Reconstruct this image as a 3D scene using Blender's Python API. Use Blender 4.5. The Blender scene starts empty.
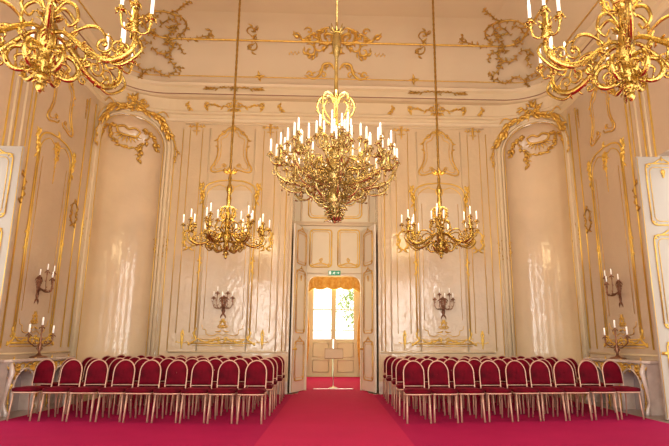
import bpy, math, random
import numpy as np
from math import pi, sin, cos, sqrt, atan2, radians

SC = bpy.context.scene
COL = SC.collection

# ------------------------------------------------------------------ camera, world, lights, exposure
YAW, PITCH, ROLL = -.0391, .2205, .0032
def cam_axes():
    cy, sy, cp, sp = cos(YAW), sin(YAW), cos(PITCH), sin(PITCH)
    f = np.array([-sy*cp, cy*cp, sp]); r = np.array([cy, sy, 0.]); u = np.cross(r, f)
    cr, sr = cos(ROLL), sin(ROLL)
    return r*cr+u*sr, -r*sr+u*cr, f
cam = bpy.data.cameras.new('camera'); cam_ob = bpy.data.objects.new('camera', cam); COL.objects.link(cam_ob)
_r, _u, _f = cam_axes()
from mathutils import Matrix, Vector
cam_ob.matrix_world = Matrix(((_r[0], _u[0], -_f[0], -.0462), (_r[1], _u[1], -_f[1], -14.155), (_r[2], _u[2], -_f[2], 1.26), (0, 0, 0, 1)))
cam.sensor_width = 36; cam.lens = 535/669*36; cam.shift_x = (334.5-353.9)/669; cam.shift_y = 0
cam.clip_start = .05; cam.clip_end = 200
SC.camera = cam_ob

world = bpy.data.worlds.new('sky'); SC.world = world; world.use_nodes = True
bg = world.node_tree.nodes['Background']; bg.inputs[0].default_value = (1, .97, .9, 1); bg.inputs[1].default_value = 2.0

SC.view_settings.view_transform = 'Standard'; SC.view_settings.look = 'None'
SC.view_settings.exposure = .26; SC.view_settings.gamma = 1; SC.view_settings.use_curve_mapping = False

def area(name, loc, rot, sx, sy, power, col=(1, 1, 1)):
    l = bpy.data.lights.new(name, 'AREA'); l.shape = 'RECTANGLE'; l.size = sx; l.size_y = sy; l.energy = power; l.color = col
    o = bpy.data.objects.new(name, l); COL.objects.link(o); o.location = loc; o.rotation_euler = rot; return o
DAY = (1, .97, .92)
# daylight through the windows of the wall behind the camera, and of the two side walls
for x in (-3.75, 0, 3.75):
    area('daylight_front', (x, -15.45, 3.15), (pi/2, 0, 0), 1.7, 5.1, 345, DAY)
for y, p in ((-5.75, 16), (-11.3, 120)):
    area('daylight_left', (-6.75, y, 2.5), (pi/2, 0, -pi/2), 1.5, 4.5, p, DAY)
    area('daylight_right', (6.75, y, 2.5), (pi/2, 0, pi/2), 1.5, 4.5, p, DAY)
area('daylight_vestibule', (0, 7.25, 2.4), (pi/2, 0, pi), 1.9, 3.0, 150, (1, .9, .72))
WARM = (1, .74, .38)
def lamp(loc, power, r=.35):
    l = bpy.data.lights.new('warm_glow', 'POINT'); l.energy = power; l.color = WARM; l.shadow_soft_size = r
    o = bpy.data.objects.new('warm_glow', l); COL.objects.link(o); o.location = loc

# ------------------------------------------------------------------ materials
def mat(name, base, rough=.5, metal=0., bump=0., bscale=20., var=0., vscale=3., spec=.5, coat=0., sheen=0., emit=None, estr=0., stretch=None, col2=None, bdist=.02):
    m = bpy.data.materials.new(name); m.use_nodes = True; nt = m.node_tree; b = nt.nodes['Principled BSDF']
    b.inputs['Base Color'].default_value = (*base, 1); b.inputs['Roughness'].default_value = rough; b.inputs['Metallic'].default_value = metal
    b.inputs['Specular IOR Level'].default_value = spec
    if coat: b.inputs['Coat Weight'].default_value = coat; b.inputs['Coat Roughness'].default_value = .08
    if sheen: b.inputs['Sheen Weight'].default_value = sheen; b.inputs['Sheen Roughness'].default_value = .35; b.inputs['Sheen Tint'].default_value = (1, .25, .35, 1)
    tc = nt.nodes.new('ShaderNodeTexCoord'); mp = nt.nodes.new('ShaderNodeMapping'); nt.links.new(tc.outputs['Object'], mp.inputs[0])
    if stretch: mp.inputs['Scale'].default_value = stretch
    if var or col2:
        n = nt.nodes.new('ShaderNodeTexNoise'); n.inputs['Scale'].default_value = vscale; n.inputs['Detail'].default_value = 5
        nt.links.new(mp.outputs[0], n.inputs['Vector'])
        r = nt.nodes.new('ShaderNodeValToRGB'); r.color_ramp.elements[0].position = .3; r.color_ramp.elements[1].position = .7
        c2 = col2 or tuple(min(1, c*(1-var)) for c in base)
        r.color_ramp.elements[0].color = (*c2, 1); r.color_ramp.elements[1].color = (*base, 1)
        nt.links.new(n.outputs[0], r.inputs[0]); nt.links.new(r.outputs[0], b.inputs['Base Color'])
    if bump:
        n2 = nt.nodes.new('ShaderNodeTexNoise'); n2.inputs['Scale'].default_value = bscale; n2.inputs['Detail'].default_value = 3
        nt.links.new(mp.outputs[0], n2.inputs['Vector'])
        bp = nt.nodes.new('ShaderNodeBump'); bp.inputs['Strength'].default_value = bump; bp.inputs['Distance'].default_value = bdist
        nt.links.new(n2.outputs[0], bp.inputs['Height']); nt.links.new(bp.outputs[0], b.inputs['Normal'])
        if coat: nt.links.new(bp.outputs[0], b.inputs['Coat Normal'])
    if emit:
        b.inputs['Emission Color'].default_value = (*emit, 1); b.inputs['Emission Strength'].default_value = estr
        m.cycles.emission_sampling = 'NONE'
    return m
M = {}
M['stucco'] = mat('polished_stucco', (.64, .49, .30), .42, var=.10, vscale=1.3, coat=1.0, bump=.22, bscale=7.5, bdist=.045)
M['shadestucco'] = mat('shaded_polished_stucco', (.56, .43, .31), .42, var=.10, vscale=1.3, coat=1.0, bump=.22, bscale=7.5, bdist=.045)  # same stucco, browner and darker to paint in the side walls' weaker light
M['niche'] = mat('niche_stucco', (.74, .57, .36), .48, var=.16, vscale=1.0, coat=.6, bump=.16, bscale=6.0, bdist=.045)
M['panel'] = mat('pale_stucco_panel', (.67, .56, .41), .38, var=.10, vscale=2.2, coat=1.0, bump=.24, bscale=7.5, bdist=.045)
M['mould'] = mat('moulding_plaster', (.70, .57, .37), .5, var=.05)
M['ceil'] = mat('ceiling_plaster', (.62, .50, .33), .7, var=.06, vscale=.8)
M['white'] = mat('white_gloss_paint', (.82, .77, .67), .35, var=.04, coat=.2)
M['gold'] = mat('gilding', (.84, .54, .12), .34, metal=.75, bump=.5, bscale=45, var=.25, vscale=14)
M['goldb'] = mat('pale_gilding', (.88, .60, .12), .38, metal=.6, var=.12, vscale=6)
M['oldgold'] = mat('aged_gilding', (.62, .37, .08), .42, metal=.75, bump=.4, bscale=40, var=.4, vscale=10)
M['brass'] = mat('chandelier_ormolu', (.60, .40, .10), .22, metal=1.0, bump=.35, bscale=60, var=.35, vscale=16)
M['paleormolu'] = mat('pale_ormolu', (.62, .46, .17), .26, metal=.9, bump=.35, bscale=60, var=.4, vscale=16)
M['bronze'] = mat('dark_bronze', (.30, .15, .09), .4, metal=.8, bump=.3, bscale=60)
M['candle'] = mat('ivory_candle', (.92, .88, .80), .4, emit=(1, .93, .8), estr=.35)
M['bulb'] = mat('lit_candle_bulb', (1, .95, .85), .3, emit=(1, .93, .78), estr=1.6)
M['velvet'] = mat('crimson_velvet', (.17, .001, .012), .7, spec=.08, sheen=.04, bump=.3, bscale=12, col2=(.05, .001, .005), vscale=4)
M['frame'] = mat('rose_gold_tube', (.58, .36, .26), .42, metal=.3)
M['carpet'] = mat('crimson_carpet', (.39, .008, .078), .95, bump=.6, bscale=160, bdist=.01, col2=(.35, .006, .072), vscale=2, spec=.1)
M['runner'] = mat('scarlet_carpet', (.48, .016, .086), .95, bump=.6, bscale=160, bdist=.01, col2=(.45, .016, .08), vscale=2, spec=.1)
M['wood'] = mat('parquet', (.34, .24, .19), .3, col2=(.22, .15, .12), vscale=3, stretch=(1, 12, 1), coat=.3)
M['marble'] = mat('pale_marble', (.70, .60, .54), .25, col2=(.52, .42, .38), vscale=4, coat=.5)
M['recess'] = mat('grey_hearth', (.42, .37, .40), .6, var=.1)
M['amber'] = mat('amber_damask', (.92, .60, .20), .7, col2=(.72, .34, .05), vscale=9)
M['cream'] = mat('cream_paint', (.78, .71, .53), .5, var=.05)
M['green'] = mat('sign_green', (.02, .22, .10), .4, emit=(.02, .4, .18), estr=.25)
M['signwhite'] = mat('sign_white', (.9, .95, .9), .4, emit=(.9, 1, .9), estr=.4)
M['paper'] = mat('notice_board', (.60, .46, .34), .5)
M['leafm'] = mat('garden_leaves', (.25, .42, .06), .6, col2=(.45, .5, .12), vscale=3)
M['bark'] = mat('bark', (.2, .14, .09), .8)
M['lawn'] = mat('lawn', (.35, .45, .2), .9, var=.2)
M['steel'] = mat('brushed_steel', (.8, .76, .72), .3, metal=.8)
def glassmat():
    m = bpy.data.materials.new('window_glass'); m.use_nodes = True; nt = m.node_tree; nt.nodes.clear()
    o = nt.nodes.new('ShaderNodeOutputMaterial'); t = nt.nodes.new('ShaderNodeBsdfTransparent'); g = nt.nodes.new('ShaderNodeBsdfGlossy'); g.inputs['Roughness'].default_value = .02
    x = nt.nodes.new('ShaderNodeMixShader'); x.inputs[0].default_value = .06
    nt.links.new(t.outputs[0], x.inputs[1]); nt.links.new(g.outputs[0], x.inputs[2]); nt.links.new(x.outputs[0], o.inputs[0]); return m
M['glass'] = glassmat()

# ------------------------------------------------------------------ mesh builder
class MB:
    def __init__(s): s.v = []; s.f = []; s.sm = []
    def add(s, V, F, smooth=True):
        o = len(s.v); s.v.extend([tuple(map(float, p)) for p in V]); s.f.extend([tuple(i+o for i in f) for f in F]); s.sm.extend([smooth]*len(F)); return s
    def box(s, x0, x1, y0, y1, z0, z1):
        V = [(x, y, z) for z in (z0, z1) for y in (y0, y1) for x in (x0, x1)]
        s.add(V, [(0, 2, 3, 1), (4, 5, 7, 6), (0, 1, 5, 4), (2, 6, 7, 3), (0, 4, 6, 2), (1, 3, 7, 5)], False); return s
    def obox(s, c, ax, hx, ay, hy, az, hz):
        c = np.array(c, float); ax, ay, az = [np.array(a, float) for a in (ax, ay, az)]
        V = [c+ax*hx*i+ay*hy*j+az*hz*k for k in (-1, 1) for j in (-1, 1) for i in (-1, 1)]
        s.add(V, [(0, 2, 3, 1), (4, 5, 7, 6), (0, 1, 5, 4), (2, 6, 7, 3), (0, 4, 6, 2), (1, 3, 7, 5)], False); return s
    def tube(s, P, R, n=6, closed=False, flat=None, fk=.6):
        P = np.array(P, float); m = len(P)
        if np.isscalar(R): R = [R]*m
        if m < 2: return s
        if closed: T = np.roll(P, -1, 0)-np.roll(P, 1, 0)
        else: T = np.gradient(P, axis=0)
        L = np.linalg.norm(T, axis=1); L[L < 1e-9] = 1; T = T/L[:, None]
        a = np.array(flat, float) if flat is not None else (np.array([0, 0, 1.]) if abs(T[0][2]) < .9 else np.array([1., 0, 0]))
        N = a-T[0]*a.dot(T[0]); nn = np.linalg.norm(N)
        if nn < 1e-6: N = np.array([.3, .8, .1]); N -= T[0]*N.dot(T[0]); nn = np.linalg.norm(N)
        N /= nn; V = []
        for i in range(m):
            if flat is not None:
                N = a-T[i]*a.dot(T[i]); q = np.linalg.norm(N); N = N/q if q > 1e-6 else N
            else:
                N = N-T[i]*N.dot(T[i]); N /= max(np.linalg.norm(N), 1e-9)
            B = np.cross(T[i], N)
            for k in range(n):
                t = 2*pi*k/n; V.append(P[i]+(N*cos(t)*(fk if flat is not None else 1)+B*sin(t))*R[i])
        F = []
        for i in range(m if closed else m-1):
            j = (i+1) % m
            for k in range(n): F.append((i*n+k, i*n+(k+1) % n, j*n+(k+1) % n, j*n+k))
        if not closed: F.append(tuple(range(n-1, -1, -1))); F.append(tuple((m-1)*n+k for k in range(n)))
        s.add(V, F); return s
    def lathe(s, prof, n=16, c=(0, 0, 0), flute=0, fl=0):
        V = []; F = []
        for r, z in prof:
            for k in range(n):
                t = 2*pi*k/n; rr = r*(1+flute*cos(fl*t)) if fl else r
                V.append((c[0]+rr*cos(t), c[1]+rr*sin(t), c[2]+z))
        for i in range(len(prof)-1):
            for k in range(n): F.append((i*n+k, i*n+(k+1) % n, (i+1)*n+(k+1) % n, (i+1)*n+k))
        F.append(tuple(range(n-1, -1, -1))); F.append(tuple((len(prof)-1)*n+k for k in range(n)))
        s.add(V, F); return s
    def grid(s, G, smooth=True, closed=False):
        a = len(G); b = len(G[0]); V = [p for r in G for p in r]; F = []
        for i in range(a-1):
            for j in range(b if closed else b-1): F.append((i*b+j, i*b+(j+1) % b, (i+1)*b+(j+1) % b, (i+1)*b+j))
        s.add(V, F, smooth); return s
    def prism(s, poly, y0, y1):   # polygon in x,z extruded along y
        n = len(poly); V = [(x, y0, z) for x, z in poly]+[(x, y1, z) for x, z in poly]
        F = [tuple(range(n)), tuple(range(2*n-1, n-1, -1))]+[(i, n+i, n+(i+1) % n, (i+1) % n) for i in range(n)]
        s.add(V, F, False); return s
    def xf(s, fn): s.v = [tuple(map(float, fn(*p))) for p in s.v]; return s
    def build(s, name, m, parent=None, loc=None, rotz=0):
        me = bpy.data.meshes.new(name); me.from_pydata(s.v, [], s.f); me.polygons.foreach_set('use_smooth', s.sm); me.update()
        me.materials.append(M[m]); o = bpy.data.objects.new(name, me); COL.objects.link(o)
        if parent is not None: o.parent = parent
        if loc is not None: o.location = loc
        if rotz: o.rotation_euler.z = rotz
        return o
def bevel(o, w, seg=2):
    m = o.modifiers.new('bevel', 'BEVEL'); m.width = w; m.segments = seg; m.limit_method = 'ANGLE'; return o
def tag(o, label, cat, group=None):
    o['label'] = label; o['category'] = cat
    if group: o['group'] = group
    return o
def struct(o): o['kind'] = 'structure'; return o
def empty(name, label, cat, loc=(0, 0, 0), rz=0, group=None):
    o = bpy.data.objects.new(name, None); COL.objects.link(o); o.location = loc; o.rotation_euler.z = rz; o.empty_display_size = .1
    return tag(o, label, cat, group)
def copy_tree(o, parent=None):
    c = o.copy(); COL.objects.link(c); c.parent = parent
    for ch in list(o.children): copy_tree(ch, c)
    return c

def spl(P, k=6, closed=False):
    P = [np.array(p, float) for p in P]; n = len(P); out = []
    if n < 3: return P
    rng = range(n) if closed else range(n-1)
    for i in rng:
        if closed: a, b, c, d = P[i-1], P[i], P[(i+1) % n], P[(i+2) % n]
        else: a, b, c, d = P[max(i-1, 0)], P[i], P[i+1], P[min(i+2, n-1)]
        for j in range(k):
            t = j/k; out.append(.5*((2*b)+(c-a)*t+(2*a-5*b+4*c-d)*t*t+(-a+3*b-3*c+d)*t**3))
    if not closed: out.append(P[-1])
    return out
def spiral(cx, cy, r, a0, turns, d=1, k=10, end=.12):
    n = max(4, int(k*turns)); o = []
    for i in range(n+1):
        t = i/n; rr = r*(1-t*(1-end)); a = a0+d*2*pi*turns*t; o.append((cx+rr*cos(a), cy+rr*sin(a)))
    return o

# ------------------------------------------------------------------ relief ornaments in (u, v) on a surface
class Orn:
    def __init__(s, seed=1): s.L = []; s.rnd = random.Random(seed)
    def st(s, P, r, taper=.35, mid=1.0, k=5, raw=False):
        Q = [np.array(p[:2], float) for p in P] if raw else spl(P, k)
        n = len(Q); R = []
        for i in range(n):
            t = i/max(1, n-1); R.append(r*(taper+(mid-taper)*sin(pi*min(1, max(0, t)))**.6))
        s.L.append((Q, R)); return s
    def line(s, P, r): s.L.append(([np.array(p, float) for p in P], [r]*len(P))); return s
    def leaf(s, x, y, a, l, w=None, curl=.6):
        w = w or l*.22; Q = []
        for i in range(5):
            t = i/4; aa = a+curl*t; Q.append((x+l*t*cos(aa), y+l*t*sin(aa)))
        s.L.append(([np.array(q) for q in Q], [w*.5, w, w*.9, w*.55, w*.1])); return s
    def curl(s, x, y, r, a0, turns=1.1, d=1, w=None): s.st(spiral(x, y, r, a0, turns, d), w or r*.22, .4, raw=True); return s
    def leaves(s, P, n, l, side=0):
        Q = spl(P, 6)
        for i in range(n):
            j = min(len(Q)-2, int((i+.5)/n*(len(Q)-1))); d = Q[j+1]-Q[j]; a = atan2(d[1], d[0])
            sg = side if side else (1 if i % 2 else -1)
            s.leaf(Q[j][0], Q[j][1], a+sg*(.7+.4*s.rnd.random()), l*(.7+.6*s.rnd.random()), curl=-sg*s.rnd.uniform(.2, 1.2))
        return s
    def vine(s, P, r, n, l, side=0): s.st(P, r*.72); return s.leaves(P, int(n*1.25), l*1.3, side)
    def cluster(s, cx, cy, w, h, n, l):
        for i in range(n):
            a = s.rnd.uniform(0, 2*pi); q = sqrt(s.rnd.random()); x = cx+w*q*cos(a); y = cy+h*q*sin(a)
            if i % 3 == 0: s.curl(x, y, l*.45, s.rnd.uniform(0, 6.3), 1.0, s.rnd.choice((-1, 1)), l*.13)
            else: s.leaf(x, y, a+s.rnd.uniform(-.8, .8), l*s.rnd.uniform(.7, 1.3), l*.2, s.rnd.uniform(-1, 1))
        return s
    def mirror(s, cx=0.):
        s.L += [([np.array((2*cx-q[0], q[1])) for q in Q], list(R)) for Q, R in s.L]; return s
    def put(s, o, dx=0, dy=0, sc=1, flip=False, rot=0):
        c, n_ = cos(rot), sin(rot)
        for Q, R in o.L:
            s.L.append(([np.array((dx+(-1 if flip else 1)*sc*(q[0]*c-q[1]*n_), dy+sc*(q[0]*n_+q[1]*c))) for q in Q], [r*sc for r in R]))
        return s
    def mesh(s, mp, sides=5, fat=1.0, mb=None):
        mb = mb or MB()
        for Q, R in s.L:
            m = MB(); m.tube([(q[0], q[1], R[i]*.62*fat) for i, q in enumerate(Q)], [r*fat for r in R], sides, flat=(0, 0, 1), fk=.75)
            m.xf(mp); mb.add(m.v, m.f)
        return mb

# ------------------------------------------------------------------ the plan of the hall
HW, CR, CY = 6.05, 1.80, 1.30      # half width; corner sizes along x and y
YF = -15.2
def quarter(a, n=14):
    """right half of the back wall plan at inward offset a: corner from the back wall to the side wall"""
    r = max(.5, CR-a*2.6); ry = CY*r/CR
    x0, y0 = HW-a-r, -a; x1, y1 = HW-a, -a-ry; k = .52
    P = [(x0, y0), (x0+r*k, y0), (x1, y1+ry*k), (x1, y1)]
    return [tuple(sum(c*P[i][d] for i, c in enumerate(((1-t)**3, 3*t*(1-t)**2, 3*t*t*(1-t), t**3))) for d in (0, 1)) for t in [i/n for i in range(n+1)]]
def loop(a):
    q = quarter(a); R = [(0., -a)]+q
    mid = YF/2
    R2 = R+[(x, 2*mid-y) for x, y in reversed(R)]
    L = [(-x, y) for x, y in reversed(R2[1:-1])]
    return R2+L
_q = quarter(0, 60)
_qs = [0.]
for i in range(60): _qs.append(_qs[-1]+math.hypot(_q[i+1][0]-_q[i][0], _q[i+1][1]-_q[i][1]))
CL = _qs[-1]; S0 = HW-CR; S1 = S0+CL
def wp(s):
    """wall point and inward normal at run s from the middle of the back wall (positive to the right)"""
    g = 1 if s >= 0 else -1; a = abs(s)
    if a <= S0: x, y, nx, ny = a, 0., 0., -1.
    elif a >= S1: x, y, nx, ny = HW, -CY-(a-S1), -1., 0.
    else:
        d = a-S0; i = min(59, next(k for k in range(60) if _qs[k+1] >= d-1e-9)); t = (d-_qs[i])/(_qs[i+1]-_qs[i])
        x = _q[i][0]+t*(_q[i+1][0]-_q[i][0]); y = _q[i][1]+t*(_q[i+1][1]-_q[i][1])
        def nrm(j):
            j0, j1 = max(0, j-1), min(60, j+1); dx, dy = _q[j1][0]-_q[j0][0], _q[j1][1]-_q[j0][1]; l = math.hypot(dx, dy); return dy/l, -dx/l
        n0, n1 = nrm(i), nrm(i+1); nx = n0[0]+t*(n1[0]-n0[0]); ny = n0[1]+t*(n1[1]-n0[1])
    return g*x, y, g*nx, ny
def onwall(s0, z0=0., g=1, lift=0.):
    def f(u, v, n):
        x, y, nx, ny = wp(s0+g*u); n += lift; return (x+nx*n, y+ny*n, z0+v)
    return f
def sy(y): return S1+(-CY-y)      # run of a side-wall point at depth y
# cornice and cove profile (inward offset, height)
CORN = [(0, 7.28), (.03, 7.30), (.05, 7.36), (.03, 7.40), (.03, 7.47), (.09, 7.50), (.09, 7.56), (.04, 7.60), (.04, 7.93), (.20, 7.95), (.26, 7.99), (.28, 8.03), (.28, 8.09), (.20, 8.11), (.20, 8.22), (.27, 8.27), (.30, 8.33)]
COVE = spl([(.30, 8.33), (.36, 8.36), (.48, 8.48), (.78, 8.90), (1.13, 9.20), (1.55, 9.38), (1.95, 9.45)], 5)
COVE = [tuple(p) for p in COVE]
_cl = [0.]
for i in range(len(COVE)-1): _cl.append(_cl[-1]+math.hypot(COVE[i+1][0]-COVE[i][0], COVE[i+1][1]-COVE[i][1]))
def cove_at(t):
    if t >= _cl[-1]: return 1.95+(t-_cl[-1]), 9.45, 0., -1.
    i = next(k for k in range(len(_cl)-1) if _cl[k+1] >= t-1e-9); q = (t-_cl[i])/(_cl[i+1]-_cl[i])
    dx, dz = COVE[i+1][0]-COVE[i][0], COVE[i+1][1]-COVE[i][1]; l = math.hypot(dx, dz)
    return COVE[i][0]+q*dx, COVE[i][1]+q*dz, dz/l, -dx/l
def cove_z(a):
    if a >= 1.95: return 9.45
    for i in range(len(COVE)-1):
        if COVE[i+1][0] >= a: return COVE[i][1]+(a-COVE[i][0])/(COVE[i+1][0]-COVE[i][0])*(COVE[i+1][1]-COVE[i][1])
def t_of_a(a):
    i = next(k for k in range(len(COVE)-1) if COVE[k+1][0] >= a); return _cl[i]+(a-COVE[i][0])/(COVE[i+1][0]-COVE[i][0])*(_cl[i+1]-_cl[i])
def oncove(x0, t0):
    def f(u, v, n):
        a, z, na, nz = cove_at(max(0, t0+v)); return (x0+u, -(a+na*n), z+nz*n)
    return f

# ------------------------------------------------------------------ structure
mb = MB(); mb.box(-9, 9, YF-.6, .0, -.12, 0); mb.box(-1.6, 1.6, 0, 7.0, -.12, 0)
struct(mb.build('floor', 'wood'))
def strip(s0, s1, z0, z1, n=1, off=0.):
    m = MB(); G = []
    for i in range(n+1):
        x, y, nx, ny = wp(s0+(s1-s0)*i/n); G.append([(x+nx*off, y+ny*off, z0), (x+nx*off, y+ny*off, z1)])
    m.grid(G); return m
TOP = 8.1
PW, PH = 1.16, 6.1     # portal half width and height
mb = MB()
for g in (-1, 1):
    m = strip(g*PW, g*S0, 0, TOP); mb.add(m.v, m.f)
m = strip(-PW, PW, PH, TOP); mb.add(m.v, m.f)
# reveals of the portal and the wall behind it that carries the inner doorway
YI = .97
for g in (-1, 1):
    mb.add([(g*PW, 0, 0), (g*PW, YI+.1, 0), (g*PW, YI+.1, PH), (g*PW, 0, PH)], [(0, 1, 2, 3)], False)
mb.add([(-PW, 0, PH), (PW, 0, PH), (PW, YI+.1, PH), (-PW, YI+.1, PH)], [(0, 1, 2, 3)], False)
struct(mb.build('wall_back', 'stucco'))
RN, ZS = .865, 6.42     # niche radius and springing height
SN = (S0+S1)/2+.12
for g, nm in ((-1, 'left'), (1, 'right')):
    mb = MB(); N = 40; us = [S0-SN+CL*i/N for i in range(N+1)]
    us = sorted(set([round(u, 5) for u in us]+[-RN, RN]+[round(RN*sin(pi/2*i/8)*k, 5) for i in range(9) for k in (-1, 1)]))
    F = onwall(g*SN, 0, g)
    def arch(u): return ZS+sqrt(max(0, RN*RN-u*u)) if abs(u) < RN-1e-6 else None
    for i in range(len(us)-1):
        a, b = us[i], us[i+1]; mdl = (a+b)/2
        if abs(mdl) < RN: za = arch(a) or ZS; zb = arch(b) or ZS
        else: za = zb = 0
        mb.add([F(a, za, 0), F(b, zb, 0), F(b, TOP, 0), F(a, TOP, 0)], [(0, 1, 2, 3)], True)
    struct(mb.build('wall_corner_'+nm, 'stucco'))
    # concave niche
    def dep(u, z):
        r = abs(u) if z < ZS else math.hypot(u, z-ZS); return -.42*sqrt(max(0, 1-(r/RN)**2))-.05
    mb = MB(); G = []; zs = [0, 1, 2, 3, 4, 5, 6, ZS]
    A = 24
    for z in zs: G.append([F(-RN*cos(pi*k/A), z, dep(-RN*cos(pi*k/A), z)) for k in range(A+1)])
    for j in range(1, 13):
        t = pi/2*j/12; G.append([F(-RN*cos(pi*k/A)*cos(t), ZS+RN*sin(t)*(1), dep(-RN*cos(pi*k/A)*cos(t), ZS+RN*sin(t))) for k in range(A+1)])
    # upper part: keep points inside the arch
    G = G[:len(zs)]
    for j in range(1, 13):
        h = RN*j/12; w = sqrt(max(0, RN*RN-h*h)); G.append([F(-w*cos(pi*k/A), ZS+h, dep(-w*cos(pi*k/A), ZS+h)) for k in range(A+1)])
    mb.grid(G)
    rim = [(-RN, 0)]+[(-RN, z) for z in (3, ZS)]+[(-RN*cos(pi*k/24), ZS+RN*sin(pi*k/24)) for k in range(1, 24)]+[(RN, ZS), (RN, 3), (RN, 0)]
    mb.grid([[F(u, z, 0) for u, z in rim], [F(u, z, -.05) for u, z in rim]])
    struct(mb.build('wall_niche_'+nm, 'niche'))
    # archivolt
    mb = MB()
    def archline(R, n=28): return [(-R, 0, 0), (-R, 3, 0), (-R, ZS, 0)]+[(-R*cos(pi*k/n), ZS+R*sin(pi*k/n), 0) for k in range(1, n)]+[(R, ZS, 0), (R, 3, 0), (R, 0, 0)]
    for R, r in ((.90, .035), (.99, .055), (1.09, .03)):
        m = MB(); m.tube(archline(R), r, 8, flat=(0, 0, 1), fk=1.0); m.xf(F); mb.add(m.v, m.f)
    struct(mb.build('trim_niche_arch_'+nm, 'mould'))
    mb = MB()
    for R, r in ((.84, .009), (1.145, .011)):
        m = MB(); m.tube([(p[0], p[1], .01) for p in archline(R)], r, 5); m.xf(F if R > .8 else (lambda u, v, n: F(u, v, dep(u, v)+n+.02))); mb.add(m.v, m.f)
    struct(mb.build('trim_niche_gilt_line_'+nm, 'goldb'))
    # side wall: doorway near the corner and window further forward
    m = MB(); cuts = [(-4.83, -6.65, 0, 4.72), (-10.45, -12.15, .25, 4.75)]
    y = -CY
    X = g*HW
    def q(y0, y1, z0, z1): m.add([(X, y0, z0), (X, y1, z0), (X, y1, z1), (X, y0, z1)], [(0, 1, 2, 3)], False)
    for c in cuts:
        q(y, c[0], 0, TOP); q(c[0], c[1], c[3], TOP)
        if c[2] > 0: q(c[0], c[1], 0, c[2])
        XO = g*(HW+.6)
        for yy in c[:2]: m.add([(X, yy, c[2]), (XO, yy, c[2]), (XO, yy, c[3]), (X, yy, c[3])], [(0, 1, 2, 3)], False)
        for zz in (c[2], c[3]): m.add([(X, c[0], zz), (XO, c[0], zz), (XO, c[1], zz), (X, c[1], zz)], [(0, 1, 2, 3)], False)
        y = c[1]
    q(y, YF, 0, TOP)
    struct(m.build('wall_'+nm, 'shadestucco'))
# front wall behind the camera with three windows
m = MB()
xs = [(-HW, -4.6, 0), (-4.6, -2.9, 1), (-2.9, -.85, 0), (-.85, .85, 1), (.85, 2.9, 0), (2.9, 4.6, 1), (4.6, HW, 0)]
for a, b, w in xs:
    if not w: m.box(a, b, YF-.3, YF, 0, TOP)
    else: m.box(a, b, YF-.3, YF, 0, .6); m.box(a, b, YF-.3, YF, 5.7, TOP)
struct(m.build('wall_front', 'stucco'))
k = 0
for a, b, w in xs:
    if w:
        k += 1; m = MB()
        m.box(a, a+.08, YF-.2, YF-.12, .6, 5.7); m.box(b-.08, b, YF-.2, YF-.12, .6, 5.7); m.box((a+b)/2-.05, (a+b)/2+.05, YF-.2, YF-.12, .6, 5.7)
        for z in (.6, 1.6, 2.7, 3.8, 4.9, 5.62): m.box(a, b, YF-.19, YF-.13, z, z+.07)
        struct(m.build('window_%d' % k, 'white'))
# ceiling: cove and flat
mb = MB(); mb.grid([[(x, y, z) for x, y in loop(a)] for a, z in COVE], closed=True)
inn = loop(1.95); mb.add([(x, y, 9.45) for x, y in inn], [tuple(range(len(inn)))], False)
struct(mb.build('ceiling', 'ceil'))
mb = MB(); mb.grid([[(x, y, z) for x, y in loop(a)] for a, z in CORN], closed=True, smooth=False)
struct(mb.build('trim_cornice', 'mould'))
mb = MB()
for a, z, r in ((.47, 8.45, .016), (1.12, 9.18, .028)): mb.tube([(x, y, z-.01) for x, y in loop(a)], r, 6, closed=True)
struct(mb.build('trim_gilt_ceiling_line', 'gold'))
mb = MB(); mb.tube([(x, y, 8.0) for x, y in loop(.275)], .014, 5, closed=True); struct(mb.build('trim_cornice_shade_line', 'bronze'))  # dark tube drawn in for the shade under the cornice shelf
# baseboards
for nm, s0, s1 in (('back_left', -S0, -PW), ('back_right', PW, S0), ('left', -sy(-4.8), -S1), ('right', S1, sy(-4.8)), ('corner_left', -S1, -S0), ('corner_right', S0, S1)):
    mb = MB(); n = 16 if 'corner' in nm else 1
    G = []
    for off, z in ((.0, .30), (.02, .29), (.03, .24), (.03, .0)):
        row = []
        for i in range(n+1):
            x, y, nx, ny = wp(s0+(s1-s0)*i/n); row.append((x+nx*off, y+ny*off, z))
        G.append(row)
    if 'corner' not in nm: struct(mb.grid(G, False).build('baseboard_'+nm, 'marble'))
# carpets
for g in (-1, 1):
    mb = MB(); mb.box(*sorted((g*1.0, g*5.38)), YF+.1, -.25, .001, .012)
    tag(mb.build('side_carpet', 'carpet'), 'dark crimson carpet under the %s block of chairs' % ('left' if g < 0 else 'right'), 'carpet')
mb = MB(); mb.box(-.998, .998, YF+.1, -.05, .001, .014); mb.box(-.9, .9, -.05, .9, .001, .014); mb.box(-.72, .72, .9, 1.12, .001, .013)
tag(mb.build('aisle_carpet', 'runner'), 'brighter red carpet running down the aisle to the doorway', 'carpet')
mb = MB(); mb.box(-.72, .72, 1.12, 6.8, .001, .013); mb.box(-1.3, -.72, 1.12, 6.8, .001, .013); mb.box(.72, 1.3, 1.12, 6.8, .001, .013)
tag(mb.build('vestibule_carpet', 'runner'), 'red carpet in the far room seen through the doorway', 'carpet')

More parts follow.
